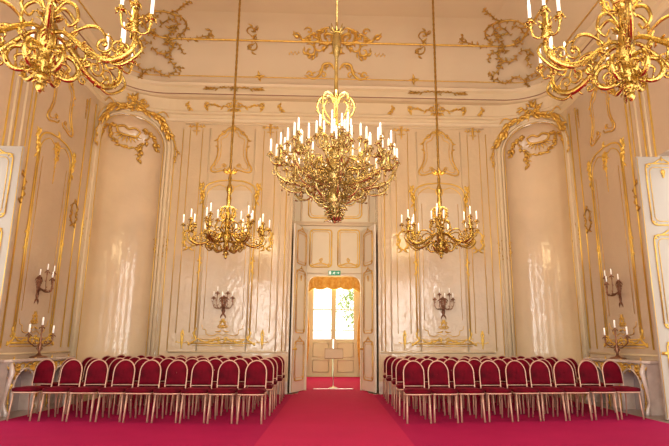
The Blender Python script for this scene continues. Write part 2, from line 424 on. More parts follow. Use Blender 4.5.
# ------------------------------------------------------------------ wall trim lines
def vline(mb, s, z0, z1, r=.011, n=.008):
    x, y, nx, ny = wp(s); mb.tube([(x+nx*n, y+ny*n, z0), (x+nx*n, y+ny*n, z1)], r, 5)
k = 0
for g, nm in ((-1, 'left'), (1, 'right')):
    mb = MB()
    for X, r in ((1.34, .013), (1.67, .009), (2.01, .009), (3.71, .009), (4.05, .009), (4.24, .011)):
        vline(mb, g*X, 1.05 if X in (1.34, 4.24) else 1.5, 7.05, r)
    struct(mb.build('trim_back_lines_'+nm, 'goldb'))
    mb = MB()
    for X in (1.24, 1.50, 3.50, 2.26): vline(mb, g*X, 1.05, 7.1, .022, .0)
    mb.tube([(g*1.2, -.005, 1.02), (g*4.2, -.005, 1.02)], .022, 6)
    mb.tube([(g*1.2, -.005, 7.22), (g*4.2, -.005, 7.22)], .018, 6)
    struct(mb.build('trim_back_panels_'+nm, 'mould'))
    mb = MB()
    for Y, r in ((-1.42, .020), (-1.77, .016), (-3.98, .02), (-4.12, .012), (-4.5, .02), (-4.78, .02)):
        vline(mb, g*sy(Y), 1.15, 7.1, r)
    struct(mb.build('trim_side_lines_'+nm, 'goldb'))
    mb = MB()
    for Y in (-1.34, -4.30, -4.62): vline(mb, g*sy(Y), 1.0, 7.1, .03, .0)
    x, y, nx, ny = wp(g*sy(-1.35))
    mb.tube([(g*(HW-.005), -1.3, 1.04), (g*(HW-.005), -4.8, 1.04)], .022, 6)
    struct(mb.build('trim_side_panels_'+nm, 'mould'))
SIDE = {-1: 'left', 1: 'right'}

# ------------------------------------------------------------------ gilded ornaments
def sprig():
    o = Orn(3); o.st([(0, .16), (.01, .05), (0, -.08), (.0, -.22)], .018, .4)
    o.st([(0, .02), (.08, .05), (.15, .02), (.19, .07), (.17, .10)], .016, .4); o.leaf(.1, .04, .9, .07, .016); o.leaf(.03, -.08, -.6, .08, .016); o.leaf(.02, .1, .8, .07, .016); o.leaf(.2, .05, -1, .05, .014)
    return o.mirror()
def foot_sprig():
    o = Orn(4); o.st([(0, .28), (.03, .15), (-.02, .05), (0, -.06), (0, -.2)], .02, .4)
    for v, l in ((.18, .07), (.08, .09), (-.02, .11), (-.1, .08)): o.leaf(0, v, .8, l, .018, .6)
    o.st([(0, -.02), (.08, -.05), (.13, -.02), (.16, -.05)], .010, .5)
    return o.mirror()
def pendant():
    o = Orn(5)
    o.st([(0, .26), (.09, .22), (.13, .1), (.08, 0), (.13, -.1), (.07, -.2), (0, -.24)], .018, .6)
    o.curl(.15, .14, .05, 0, 1, 1, .014); o.curl(.14, -.1, .05, 2, 1, -1, .014); o.leaf(0, .26, .8, .1, .02); o.leaf(.02, -.22, -1.2, .16, .022); o.leaf(.1, 0, 0, .09, .02); o.leaf(.07, -.16, -.9, .1, .02)
    return o.mirror()
def drop(n=6, l=.45):
    o = Orn(n); o.st([(0, .02), (.005, -l*.5), (0, -l)], .012, .6)
    for i in range(n):
        t = i/n; w = .05*(1-t*.7)
        for sg in (-1, 1): o.leaf(0, -l*t, -pi/2+sg*.9, w*1.7, w*.42, -sg*.5)
        o.leaf(0, -l*t, -pi/2, w*1.8, w*.4, 0)
    return o
def cartouche():
    o = Orn(6)
    o.st([(.0, .60), (.10, .60), (.19, .54), (.23, .45), (.30, .42), (.37, .36), (.42, .24)], .022, .5)
    o.st([(.42, .28), (.40, .05), (.40, -.2), (.47, -.42), (.55, -.56), (.53, -.66), (.42, -.68), (.25, -.63), (.12, -.60), (.06, -.52)], .020, .5)
    o.st([(.33, .28), (.31, 0), (.33, -.25), (.42, -.45), (.46, -.55), (.40, -.60), (.28, -.56), (.2, -.48), (.12, -.5)], .010, .6)
    o.st([(.05, .50), (.12, .47), (.17, .36), (.27, .31), (.33, .25)], .010, .6)
    o.leaves([(.05, .6), (.2, .52), (.32, .42), (.43, .25)], 6, .09, 1)
    o.cluster(0, .60, .09, .07, 7, .09); o.leaves([(.40, .1), (.41, -.2), (.5, -.5)], 3, .08, -1); o.leaf(.42, .25, -.6, .1, .024); o.leaf(.41, .05, .2, .08, .02); o.leaf(0, .6, 1.2, .12, .028); o.leaf(.0, .68, 1.57, .1, .02, 0)
    o.curl(.2, -.5, .07, 0, 1.1, 1, .016)
    return o.mirror()
def swag(g):
    """cornice frieze: mask in the middle, garlands out to two drops"""
    o = Orn(8)
    o.vine([(.08, .12), (.22, .02), (.36, -.05), (.45, 0), (.56, .03), (.68, .02), (.76, .06)], .016, 12, .075)
    o.vine([(.76, .1), (.80, .0), (.77, -.1), (.72, -.2)], .022, 5, .08); o.curl(.78, .05, .06, 0, 1, 1, .02)
    o.leaves([(.1, .2), (.35, .2), (.5, .2)], 1, .03)
    o.cluster(.0, .05, .14, .24, 18, .13); o.leaf(.06, -.1, -1.7, .2, .035, .2); o.leaf(.03, .15, 1.2, .14, .03)
    return o.mirror()
def bay_frame():
    o = Orn(9)
    o.line([(.70, 1.42), (.70, 5.25)], .021); o.line([(.63, 1.45), (.63, 5.2)], .012)
    o.st([(.70, 5.1), (.69, 5.32), (.58, 5.47), (.35, 5.56), (.15, 5.58), (0, 5.60)], .022, .7)
    o.st([(.62, 5.0), (.61, 5.2), (.50, 5.36), (.3, 5.46), (.12, 5.40), (0, 5.46)], .012, .7)
    o.vine([(.74, 5.52), (.80, 5.35), (.74, 5.15), (.71, 4.85)], .024, 9, .11); o.cluster(.72, 5.33, .08, .16, 8, .1)
    o.leaf(0, 5.58, 1.2, .16, .03); o.st([(.0, 5.5), (.1, 5.35), (.03, 5.2), (.0, 5.05)], .016, .4); o.leaves([(0, 5.45), (.04, 5.2), (0, 5.0)], 5, .08)
    o.vine([(.72, 3.5), (.68, 3.3), (.72, 3.05)], .026, 5, .08)
    # foot
    o.line([(0, 1.24), (.78, 1.24)], .020); o.line([(0, 1.34), (.6, 1.34)], .010); o.line([(0, 1.18), (.74, 1.18)], .010)
    o.vine([(.02, 1.28), (.2, 1.32), (.35, 1.27), (.5, 1.30), (.62, 1.36), (.70, 1.46)], .020, 9, .06)
    o.st([(.66, 1.62), (.72, 1.48), (.66, 1.34), (.76, 1.26), (.84, 1.20), (.83, 1.27)], .024, .5); o.cluster(.70, 1.40, .07, .1, 7, .08)
    o.curl(.1, 1.34, .06, 0, 1, 1, .018)
    return o.mirror()
def inner_panel():
    o = Orn(10)
    o.line([(.5, 1.85), (.5, 5.0)], .007)
    o.st([(.53, 1.70), (.5, 1.60), (.42, 1.57), (.40, 1.47), (.25, 1.43), (.12, 1.48), (0, 1.44)], .010, .8)
    o.cluster(.0, 1.66, .06, .13, 9, .09); o.leaf(.03, 1.56, -.7, .16, .022); o.curl(.05, 1.76, .045, 0, 1, 1, .015); o.leaf(0, 1.78, 1.4, .1, .02)
    return o.mirror()
def bay(map_for, where, gi, cm='gold', fk=1.):
    """one decorated bay; map_for(u0, z0) gives the surface map"""
    t = empty('gilded_panel_frame', 'gilded frame with leafy arched top '+where, 'panel frame', (0, 0, 0))
    bay_frame().mesh(map_for(0, 0), fat=.95*fk).build('gilt_moulding', 'goldb', t)
    inner_panel().mesh(map_for(0, 0)).build('inner_moulding', 'gold', t)
    tag(cartouche().mesh(map_for(0, 6.5), fat=1.15).build('gilded_cartouche', cm), 'bell-shaped gilded cartouche above the frame '+where, 'wall ornament')
    for u, w in ((1.02, 'outer'), (-1.04, 'inner')):
        pass
for g in (-1, 1):
    nm = SIDE[g]; side_of = 'left of the doorway' if g < 0 else 'right of the doorway'
    mf = lambda u, z, g=g, lift=0.: onwall(g*(2.87+u), z, g, lift)
    bay(mf, 'on the back wall '+side_of, g, 'gold')
    # pale inset field of the back bay
    m = MB(); m.grid([[mf(-.6, 0)(0, 1.45, .004), mf(-.6, 0)(0, 5.3, .004)], [mf(.6, 0)(0, 1.45, .004), mf(.6, 0)(0, 5.3, .004)]]); struct(m.build('trim_bay_field_'+nm, 'panel'))
    tag(swag(g).mesh(mf(0, 7.76, lift=.045), fat=1.1).build('gilded_frieze_garland', 'gold'), 'gilded garland with a leafy mask on the cornice '+side_of, 'wall ornament')
    for u, w in ((-1.03, 'nearer it'), (1.01, 'farther from it')):
        lb = 'back wall %s, %s' % (side_of, w)
        tag(sprig().mesh(mf(u, 7.1), fat=1.25).build('gilded_sprig', 'gold'), 'gilded cross-shaped sprig under cornice, '+lb, 'wall ornament')
        tag(pendant().mesh(mf(u, 3.95), fat=1.35).build('gilded_pendant', 'goldb'), 'oval gilded rocaille pendant, '+lb, 'wall ornament')
        tag(foot_sprig().mesh(mf(u, 1.30), fat=1.1).build('gilded_foot_sprig', 'goldb'), 'gilded sprig just above chairs, '+lb, 'wall ornament')
    for u, w in ((-1.3, 'nearer'), (1.27, 'farther')):
        o = Orn(7); o.vine([(0, .14), (.04, .04), (0, -.06), (-.04, -.14)], .03, 5, .09)
        tag(o.mesh(mf(u, 7.74, lift=.045), fat=1.2).build('gilded_frieze_bracket', 'gold'), 'small gilded frieze bracket %s, %s end of garland' % (side_of, w), 'wall ornament')
    # side wall bay
    ms = lambda u, z, g=g, lift=0.: onwall(g*(sy(-2.95)+u), z, g, lift)
    wall = 'on the %s side wall' % nm
    bay(ms, wall, g, 'gold', 1.1)
    tag(swag(g).mesh(ms(0, 7.76, lift=.045), fat=1.1).build('gilded_frieze_garland', 'oldgold'), 'gilded garland with leafy mask on the cornice '+wall, 'wall ornament')
    o = drop(8, .8); o.curl(.06, .05, .06, 0, 1, 1, .02); o.curl(-.06, .05, .06, pi, 1, -1, .02); o.cluster(0, -.15, .08, .2, 10, .1)
    tag(o.mesh(ms(0, 5.35)).build('gilded_leaf_drop', 'gold'), 'long hanging gilded leaf drop inside the tall frame '+wall, 'wall ornament')
    for u, w in ((-1.06, 'nearer the niche'), (1.12, 'nearer the open door')):
        tag(pendant().mesh(ms(u, 4.15), fat=1.2).build('gilded_pendant', 'oldgold'), 'gilded rocaille pendant %s, %s' % (wall, w), 'wall ornament')
        tag(drop(6, .5).mesh(ms(u, 7.0), fat=1.2).build('gilded_leaf_drop', 'oldgold'), 'short gilded leaf drop high %s, %s' % (wall, w), 'wall ornament')
    o = Orn(12)
    o.vine([(-.55, -.25), (-.35, -.1), (-.1, -.2), (.15, .05), (.3, .2), (.45, .3)], .022, 10, .1); o.st([(-.6, -.1), (-.3, .12), (0, 0), (.3, .35)], .014, .4); o.leaves([(-.5, -.1), (0, .1), (.4, .3)], 6, .1)
    # niche crest, shell and garland
    fn = onwall(g*SN, 0, g)
    o = Orn(20+g)
    R = 1.07
    def pa(t, R=R): return (R*sin(t), ZS+R*cos(t))
    for sg in (-1, 1):
        o.vine([pa(sg*.05, 1.08), pa(sg*.35, 1.03), pa(sg*.65, 1.10), pa(sg*.95, 1.02), pa(sg*1.2, 1.08)], .035, 16, .16)
        o.vine([pa(sg*1.15, 1.08), pa(sg*1.35, 1.14), (sg*1.22, ZS-.1), (sg*1.16, ZS-.35)], .022, 6, .1)
        o.st([pa(sg*.5, 1.05), pa(sg*.62, 1.32), pa(sg*.8, 1.3)], .018, .4)
    o.cluster(-.05, ZS+1.20, .28, .14, 26, .17); o.cluster(.0, ZS+1.07, .12, .10, 8, .12)
    o.leaf(.0, ZS+1.28, 1.3, .24, .05)
    tag(o.mesh(onwall(g*SN, 0, g, .07), fat=1.1).build('gilded_arch_crest', 'gold'), 'large gilded leaf and scroll crest crowning the arch of the %s corner niche' % nm, 'wall ornament')
    def fin(u, v, n, fn=fn):
        r = abs(u) if v < ZS else math.hypot(u, v-ZS); d = -.42*sqrt(max(0, 1-min(1, r/RN)**2))-.05; return fn(u, v, d+n+.015)
    o = Orn(31)
    c = ZS+.34
    for i in range(9):
        a = radians(200+140*i/8); o.leaf(.16*cos(a), c+.12+.10*sin(a), a, .17, .018, 0)
    o.st([(-.26, c+.2), (-.12, c+.27), (0, c+.22), (.12, c+.27), (.26, c+.2), (.2, c+.08), (0, c+.05), (-.2, c+.08), (-.26, c+.2)], .022, .7)
    o.vine([(-.45, c+.08), (-.38, c-.12), (-.2, c-.24), (0, c-.28), (.2, c-.22), (.35, c-.1), (.42, c+.05)], .02, 16, .085)
    for sg, l in ((-1, .55), (1, .45)):
        o.vine([(sg*.3, c+.25), (sg*.5, c+.12), (sg*.62, c-.08), (sg*.68, c-.3)], .022, 9, .1)
    o.vine([(-.28, c-.2), (-.3, c-.4), (-.27, c-.6)], .02, 6, .09); o.cluster(-.28, c-.35, .05, .15, 5, .07); o.vine([(.66, c-.25), (.68, c-.5), (.67, c-.7)], .016, 5, .07)
    tag(o.mesh(fin, fat=1.4).build('gilded_shell_garland', 'gold'), 'gilded shell with hanging leaf garland inside the %s corner niche' % nm, 'wall ornament')
    o = pendant(); tag(o.mesh(onwall(g*(SN-.98), 3.75, g), fat=.9).build('gilded_pendant', 'oldgold'), 'small gilded drop on the pilaster of the %s niche, doorway side' % nm, 'wall ornament')
    o = pendant(); tag(o.mesh(onwall(g*(SN+1.02), 3.9, g), fat=.9).build('gilded_pendant', 'oldgold'), 'small gilded drop on the pilaster of the %s niche, side wall side' % nm, 'wall ornament')

# cove ornaments
def cove_centre():
    o = Orn(41)
    o.curl(.22, .05, .20, pi/2, 1.5, -1, .03); o.curl(.26, .02, .27, 2.4, .9, -1, .022); o.curl(.42, -.1, .15, pi, 1.2, 1, .024)
    o.st([(.42, .02), (.58, .1), (.66, -.02), (.78, .0), (.86, .12), (.98, .08)], .022, .4); o.leaves([(.3, .2), (.5, .1), (.7, 0), (.95, .1)], 12, .12)
    o.curl(.6, -.22, .14, 1, 1.2, 1, .022); o.leaves([(.45, -.25), (.6, -.36), (.75, -.2)], 8, .1); o.curl(.62, .18, .09, 0, 1, 1, .02)
    o.cluster(.0, -.05, .09, .25, 12, .13); o.cluster(.25, .02, .16, .18, 10, .12)
    for i in range(6): o.leaf(.85+.07*i*.6, -.28-.03*(i % 2), 1.2, .05, .012, 0)
    return o.mirror()
def cove_lower():
    o = Orn(42); o.st([(.05, .12), (.12, .22), (.25, .2), (.3, .05), (.42, -.05), (.55, -.02)], .024, .5); o.leaves([(.1, .2), (.3, .1), (.55, -.03)], 8, .09); o.curl(.5, .03, .06, 0, 1, 1, .018); o.curl(.25, .02, .06, 1, 1, 1, .016)
    return o.mirror()
t2 = t_of_a(1.12); t1 = t_of_a(.47)
tag(cove_centre().mesh(lambda u, v, n: oncove(0, t2)(u*1.22, v*1.45+.06, n), fat=1.15).build('gilded_cove_rocaille', 'gold'), 'broad gilded rocaille centrepiece on the ceiling cove behind the largest chandelier', 'ceiling ornament')
tag(cove_lower().mesh(lambda u, v, n: oncove(0, t1+.05)(u*1.5, v*1.5, n), fat=1.1).build('gilded_cove_scroll', 'gold'), 'pair of small gilded scrolls on the lower cove line above the doorway', 'ceiling ornament')
for g in (-1, 1):
    nm = SIDE[g]
    o = Orn(43); o.curl(-.02, -.22, .16, 1.2, 1.1, -1, .026); o.curl(.02, .24, .15, -1.9, 1.1, -1, .026); o.st([(.04, -.08), (.05, 0), (-.03, .1)], .024, .6); o.leaves([(-.15, -.3), (.05, 0), (.15, .35)], 10, .13); o.leaf(.05, .36, 1.9, .14, .03); o.leaf(-.04, -.36, -1.2, .14, .03)
    tag(o.mesh(oncove(g*2.28, t2+.04)).build('gilded_cove_s_scroll', 'oldgold'), 'upright gilded S-scroll crossing the upper cove line %s of centre' % nm, 'ceiling ornament')
    o = Orn(44); o.cluster(0, 0, .05, .05, 6, .07)
    for a in range(4): o.leaf(0, 0, a*pi/2, .16, .03, .2)
    tag(o.mesh(oncove(g*2.15, t1), fat=1.2).build('gilded_cove_rosette', 'gold'), 'small gilded cross rosette on the lower cove line %s of centre' % nm, 'ceiling ornament')
    o = Orn(45); o.vine([(0, .06), (.3, .04), (.6, .0), (.78, .02)], .016, 14, .07); o.cluster(0, .02, .08, .06, 5, .08); o.mirror()
    tag(o.mesh(lambda u, v, n, g=g: (g*2.87+u, -.24-n, 8.18+v)).build('gilded_cornice_spray', 'oldgold'), 'low gilded leaf spray on top of the cornice above the %s back-wall bay' % nm, 'wall ornament')
# corner ornaments: laid out in plan on the cove
CORNER = [
  [[-4.92, -1.98, 9.2], [-4.78, -2.02, 9.27], [-4.61, -2.04, 9.35], [-4.4, -1.99, 9.4], [-4.21, -1.88, 9.41], [-4.03, -1.75, 9.41], [-3.94, -1.53, 9.37], [-4.02, -1.32, 9.29], [-4.2, -1.21, 9.22]] ,
  [[-4.27, -1.92, 9.41], [-4.06, -1.97, 9.44], [-3.93, -2.1, 9.45], [-3.76, -2.25, 9.45], [-3.64, -2.37, 9.45]] ,
  [[-4.24, -1.25, 9.23], [-4.13, -1.14, 9.19], [-3.95, -1.09, 9.17], [-3.71, -1.13, 9.21], [-3.5, -1.18, 9.23], [-3.27, -1.17, 9.23]] ,
  [[-3.5, -1.18, 9.23], [-3.35, -1.24, 9.26], [-3.37, -1.38, 9.32]] ,
  [[-4.63, -1.52, 9.25], [-4.41, -1.67, 9.34], [-4.22, -1.7, 9.38], [-4.16, -1.55, 9.35], [-4.25, -1.4, 9.3], [-4.36, -1.42, 9.27], [-4.36, -1.5, 9.31]] ,
  [[-4.91, -1.12, 8.92], [-4.82, -0.96, 8.85], [-4.65, -0.89, 8.86], [-4.48, -0.92, 8.94], [-4.4, -1.01, 9.05], [-4.44, -1.1, 9.1], [-4.56, -1.12, 9.08], [-4.63, -1.06, 9.01]] ,
  [[-4.23, -1.32, 9.26], [-4.39, -1.31, 9.23], [-4.5, -1.22, 9.16], [-4.46, -1.12, 9.11]] ,
  [[-4.49, -0.88, 8.91], [-4.55, -0.8, 8.8], [-4.48, -0.67, 8.68], [-4.33, -0.58, 8.59], [-4.22, -0.6, 8.64]] ,
  [[-5.41, -0.43, 8.33], [-5.19, -0.73, 8.39], [-5.0, -0.74, 8.49], [-4.86, -0.63, 8.45], [-4.68, -0.51, 8.4], [-4.51, -0.54, 8.49], [-4.3, -0.51, 8.51]] ,
  [[-4.9, -1.17, 8.96], [-5.07, -1.35, 8.96], [-5.2, -1.36, 8.87], [-5.12, -1.18, 8.82], [-5.2, -1.12, 8.7], [-5.29, -1.09, 8.58]] ,
  [[-5.57, -1.09, 8.37], [-5.38, -1.02, 8.45], [-5.24, -0.83, 8.41], [-5.34, -0.58, 8.33], [-5.68, -0.41, 8.33], [-5.67, -0.81, 8.33]] ,
  [[-4.95, -1.4, 9.06], [-4.81, -1.51, 9.18], [-4.76, -1.37, 9.14], [-4.85, -1.29, 9.05]] ,
  [[-5.01, -1.77, 9.13], [-4.89, -1.75, 9.2], [-4.73, -1.86, 9.29], [-4.54, -1.82, 9.34]] ,
  [[-4.29, -1.05, 9.11], [-4.22, -0.91, 9.01], [-4.18, -0.8, 8.91]] ,
]

UPN = np.array([.35, -.55, -.76])
def vine3(mb, P, r, n, l, rnd, g):
    Q = spl([(g*p[0]*-1, p[1], p[2]) for p in P], 6); m = len(Q); nn = UPN*np.array([-g, 1, 1]); nn = nn/np.linalg.norm(nn)
    Q = [q+nn*.012 for q in Q]
    mb.tube(Q, [r*(.4+.6*sin(pi*i/(m-1))**.6) for i in range(m)], 5)
    for i in range(n):
        j = min(m-2, int((i+.5)/n*(m-1))); d = Q[j+1]-Q[j]; d /= max(1e-6, np.linalg.norm(d)); b = np.cross(nn, d)*(1 if i % 2 else -1)
        ll = l*rnd.uniform(.7, 1.4); c = rnd.uniform(-.5, .5); R = []
        pts = [Q[j]+(d*(.4+c*t*.6)+b*1.0)*ll*t*.8 for t in (0, .25, .5, .75, 1)]
        mb.tube(pts, [ll*.12, ll*.22, ll*.2, ll*.12, ll*.03], 5)
for g in (-1, 1):
    mb = MB(); rnd = random.Random(5)
    for k, P in enumerate(CORNER): vine3(mb, P, .028 if k in (0, 5) else .020, max(6, int(len(P)*2.2)), .115 if k < 9 else .10, rnd, g)
    tag(mb.build('gilded_corner_rocaille', 'oldgold'), 'large feathery gilded rocaille filling the %s back corner of the ceiling' % SIDE[g], 'ceiling ornament')

# ------------------------------------------------------------------ portal, inner doorway, vestibule
# wall that closes the portal with the inner arched doorway
DW, DSP, DH = .735, 2.86, 3.12
m = MB()
def wz(x):
    a = abs(x)
    if a >= DW: return 0
    r = .26
    return DH if a < DW-r else DH-r+sqrt(max(0, r*r-(a-DW+r)**2))
us = sorted(set([-PW-.05, PW+.05, -DW, DW]+[g*(DW-.26+.26*sin(pi/2*i/6)) for g in (-1, 1) for i in range(7)]))
for i in range(len(us)-1):
    a, b = us[i], us[i+1]
    za, zb = (wz(a*.99999), wz(b*.99999)) if abs((a+b)/2) < DW else (0, 0)
    for y in (YI, YI+.14): m.add([(a, y, za), (b, y, zb), (b, y, PH), (a, y, PH)], [(0, 1, 2, 3)], False)
    if za: m.add([(a, YI, za), (b, YI, zb), (b, YI+.14, zb), (a, YI+.14, za)], [(0, 1, 2, 3)], False)
for g in (-1, 1): m.add([(g*DW, YI, 0), (g*DW, YI+.14, 0), (g*DW, YI+.14, DH-.26), (g*DW, YI, DH-.26)], [(0, 1, 2, 3)], False)
struct(m.build('wall_portal', 'cream'))
m = MB(); m.box(-PW, PW, YI-.10, YI, 4.55, 4.64); m.box(-PW, PW, YI-.13, YI, 4.62, 4.66); m.box(-PW, PW, YI-.03, YI, 5.60, 5.66)
m.tube([(-PW, YI-.01, 3.18), (PW, YI-.01, 3.18)], .012, 5)
for g in (-1, 1): m.tube([(g*.98, YI, 3.2), (g*.98, YI, 6)], .03, 6)
struct(m.build('trim_portal', 'mould'))
def rect_orn(w, h, inset=.06, cr=.09, seed=0, lw=.014):
    """door-panel moulding with hollowed corners; w, h are half sizes"""
    o = Orn(seed+60)
    def ring(w, h, cr, r):
        P = [(-w, -h+cr), (-w, h-cr), (-w+cr*.35, h-cr*.35), (-w+cr, h), (w-cr, h), (w-cr*.35, h-cr*.35), (w, h-cr), (w, -h+cr), (w-cr*.35, -h+cr*.35), (w-cr, -h), (-w+cr, -h), (-w+cr*.35, -h+cr*.35), (-w, -h+cr)]
        o.line(P, r)
    ring(w, h, cr, lw); ring(w-inset, h-inset, cr, lw*.5)
    return o
yin = lambda x0, z0, y=YI: (lambda u, v, n: (x0+u, y-n, z0+v))
for g in (-1, 1):
    nm = SIDE[g]
    o = rect_orn(.33, .33, .06, .1, lw=.02); tag(o.mesh(yin(g*.44, 5.12)).build('gilded_overdoor_moulding', 'goldb'), 'square gilded moulding high over the doorway, %s half, just under the largest chandelier' % nm, 'wall ornament')
    o = rect_orn(.31, .54, .06, .07, lw=.02); o.curl(.0, -.34, .06, pi/2, 1.1, g, .018); o.st([(-.05*g, -.28), (.03*g, -.34), (-.02*g, -.42), (.05*g, -.44)], .014, .5)
    for sg in (-1, 1): o.curl(sg*.24, -.50, .05, 0, 1, sg, .018); o.st([(sg*.24, -.5), (sg*.12, -.45), (0, -.42)], .016, .5)
    o.leaves([(-.28, .5), (.28, .5)], 4, .06)
    tag(o.mesh(yin(g*.40, 3.90)).build('gilded_overdoor_moulding', 'goldb'), 'upright gilded panel moulding directly above the doorway, %s of the pair' % nm, 'wall ornament')

M['dimleafpaint'] = mat('dimmed_leaf_paint', (.42, .375, .315), .4, var=.04, coat=.15)  # door white darkened in colour to offset strong light on the side leaves
def door_leaf(W, H, name, label, hinge_side, mtl='white'):
    """leaf in local x (0 free edge .. W hinge), z up, face towards -y"""
    t = empty(name, label, 'door leaf')
    m = MB(); m.box(0, W, 0, .05, .02, H); b = m.build('panel_board', mtl, t); bevel(b, .006)
    cx = W*.5+.02; hw = W*.5-.13
    for (z0, z1), nm in (((.30, 1.30), 'lower'), ((1.52, 3.18), 'middle'), ((3.36, H-.14), 'upper')):
        h = (z1-z0)/2; o = rect_orn(hw, h, .07, .08, 3)
        for sg in (-1, 1):
            o.curl(sg*(hw-.05), -h+.05, .05, 0, 1, sg, .016); o.curl(sg*(hw-.05), h-.05, .05, 0, 1, -sg, .016)
            o.st([(sg*hw, h-.02), (sg*hw*.5, h+.01), (sg*.06, h+.07), (0, h+.1)], .014, .5)
        o.leaf(0, h+.05, pi/2, .1, .022, 0)
        if h > .5: o.put(drop(3, .16), 0, h-.12, 1.0)
        o.mesh(lambda u, v, n, c=(z0+z1)/2: (cx+u, -n-.002, c+v)).build('gilt_panel_moulding', 'gold', t)
    m = MB(); m.tube([(.012, -.004, .05), (.012, -.004, H-.03)], .007, 5); m.build('gilt_edge_bead', 'goldb', t)
    m = MB(); m.lathe([(.0, 0), (.03, 0), (.03, .01), (.012, .015), (.012, .05), (.03, .06), (.034, .08), (.02, .10), (0, .10)], 12)
    m.xf(lambda x, y, z: (.07+x, -z, 1.10+y)); m.build('door_knob', 'gold', t)
    return t
for g in (-1, 1):
    nm = SIDE[g]
    # splayed leaf of the portal: from the wall edge to the inner doorway
    d = door_leaf(.92, 4.42, 'portal_door_leaf', 'tall white panelled door leaf folded back on the %s side of the central doorway' % nm, g)
    ax, ay = g*1.07, .04; bx, by = g*.77, .93
    if g < 0: d.location = (ax, ay, 0); d.rotation_euler.z = atan2(by-ay, bx-ax)
    else: d.location = (bx, by, 0); d.rotation_euler.z = atan2(ay-by, ax-bx)
    d = door_leaf(.90, 4.67, 'side_door_leaf', 'tall white door leaf with gilded panels standing open at the %s edge of the view' % nm, g, 'dimleafpaint')
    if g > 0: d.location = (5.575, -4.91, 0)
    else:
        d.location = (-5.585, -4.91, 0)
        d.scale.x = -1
# vestibule
m = MB(); VX, VY, VZ = 1.55, 6.9, 3.9
def quad(*p): m.add(p, [(0, 1, 2, 3)], False)
for g in (-1, 1): quad((g*VX, YI+.14, 0), (g*VX, VY, 0), (g*VX, VY, VZ), (g*VX, YI+.14, VZ))
quad((-VX, YI+.14, VZ), (VX, YI+.14, VZ), (VX, VY, VZ), (-VX, VY, VZ))
GX, GB, GT = .80, 1.42, 3.55
m.box(-VX, -GX-.12, VY, VY+.2, 0, VZ); m.box(GX+.12, VX, VY, VY+.2, 0, VZ); m.box(-GX-.12, GX+.12, VY, VY+.2, GT+.1, VZ)
struct(m.build('wall_vestibule', 'cream'))
m = MB()
for g in (-1, 1):
    a, b = sorted((g*.02, g*(GX+.12)))
    m.box(a, b, VY+.02, VY+.08, 0, GB-.02)
    m.box(*sorted((0, g*.09)), VY+.02, VY+.08, GB-.02, GT+.1); m.box(*sorted((g*(GX-.02), g*(GX+.12))), VY+.02, VY+.08, GB-.02, GT+.1); m.box(a, b, VY+.02, VY+.08, GT, GT+.1)
    for z in (1.74, 2.52): m.box(a, b, VY+.035, VY+.065, z-.02, z+.02)
    c = g*(GX+.14)/2
    for w, z0, z1 in ((.30, .18, .62), (.30, .74, 1.26)):
        m.tube([(c-w, VY+.015, z0), (c+w, VY+.015, z0), (c+w, VY+.015, z1), (c-w, VY+.015, z1)], .022, 5, closed=True)
w = struct(m.build('door_1', 'cream'))
m = MB(); m.box(-GX, GX, VY+.045, VY+.05, GB, GT); struct(m.build('window_glass', 'glass'))
m = MB()
V = []; N = 48
G = [[], []]
for i in range(N+1):
    x = -1.25+2.5*i/N; G[0].append((x, VY-.35+.03*sin(i*1.3), 3.75)); G[1].append((x, VY-.35+.05*sin(i*1.3), 3.36-.08*abs(sin(i/N*pi*5))-.25*(abs(x)/1.25)**4))
m.grid(G)
t = empty('window_valance', 'amber gold scalloped pelmet across the top of the far french window', 'valance', (0, 0, 0))
m.build('valance_cloth', 'amber', t)
mm = MB(); mm.tube([(p[0], p[1]-.02, p[2]) for p in G[1]], .022, 6); mm.build('fringe', 'goldb', t)
for g in (-1, 1):
    m = MB(); G = []
    for z in np.linspace(.05, 3.6, 12):
        row = []
        for i in range(25):
            u = i/24; wdt = .20+.05*cos((z-1.4)*1.6); row.append((g*(1.30-wdt*u*1.6), VY-.22+.05*sin(u*5*2*pi), z))
        G.append(row)
    m.grid(G); tag(m.build('window_curtain', 'amber'), 'long amber curtain hanging at the %s side of the far french window' % SIDE[g], 'curtain')
lamp((0, 3.2, 3.2), 55, .3)  # unseen warm lamp in the vestibule
# outside: lawn and a tree seen through the panes
m = MB(); m.box(-30, 30, 7.3, 60, -.8, -.6); struct(m.build('garden_ground', 'lawn'))
t = empty('garden_tree', 'hazy pale green tree outside the right panes of the far french window', 'tree', (2.2, 17, -.6))
m = MB(); m.tube([(0, 0, 0), (.05, 0, 1.5), (-.05, .1, 3.0), (0, 0, 4.6)], [.2, .16, .12, .06], 8)
for a in range(6): m.tube([(0, 0, 2+a*.35), (cos(a*2.1)*.6, sin(a*2.1)*.6, 2.7+a*.4), (cos(a*2.1)*1.2, sin(a*2.1)*1.2, 3.1+a*.42)], [.07, .05, .02], 6)
m.build('trunk', 'bark', t)
m = MB(); rnd = random.Random(7)
for i in range(900):
    a, b = rnd.uniform(0, 6.28), rnd.uniform(-1, 1); r = rnd.uniform(.5, 1.0)
    x, y, z = 1.6*r*sqrt(1-b*b)*cos(a)-.5, 1.5*r*sqrt(1-b*b)*sin(a), 4.0+1.6*r*b
    d = np.array([rnd.gauss(0, 1) for _ in range(3)]); d /= np.linalg.norm(d); e = np.cross(d, (0.3, .2, 1)); e /= np.linalg.norm(e)
    p = np.array([x, y, z]); m.add([p-d*.14, p+e*.06, p+d*.14, p-e*.06], [(0, 1, 2, 3)], False)
m.build('crown', 'leafm', t)
# threshold strip
m = MB(); m.box(-.55, .55, 1.30, 1.36, .013, .02); tag(m.build('threshold_strip', 'steel'), 'pale metal strip across the carpet behind the doorway stand', 'threshold')
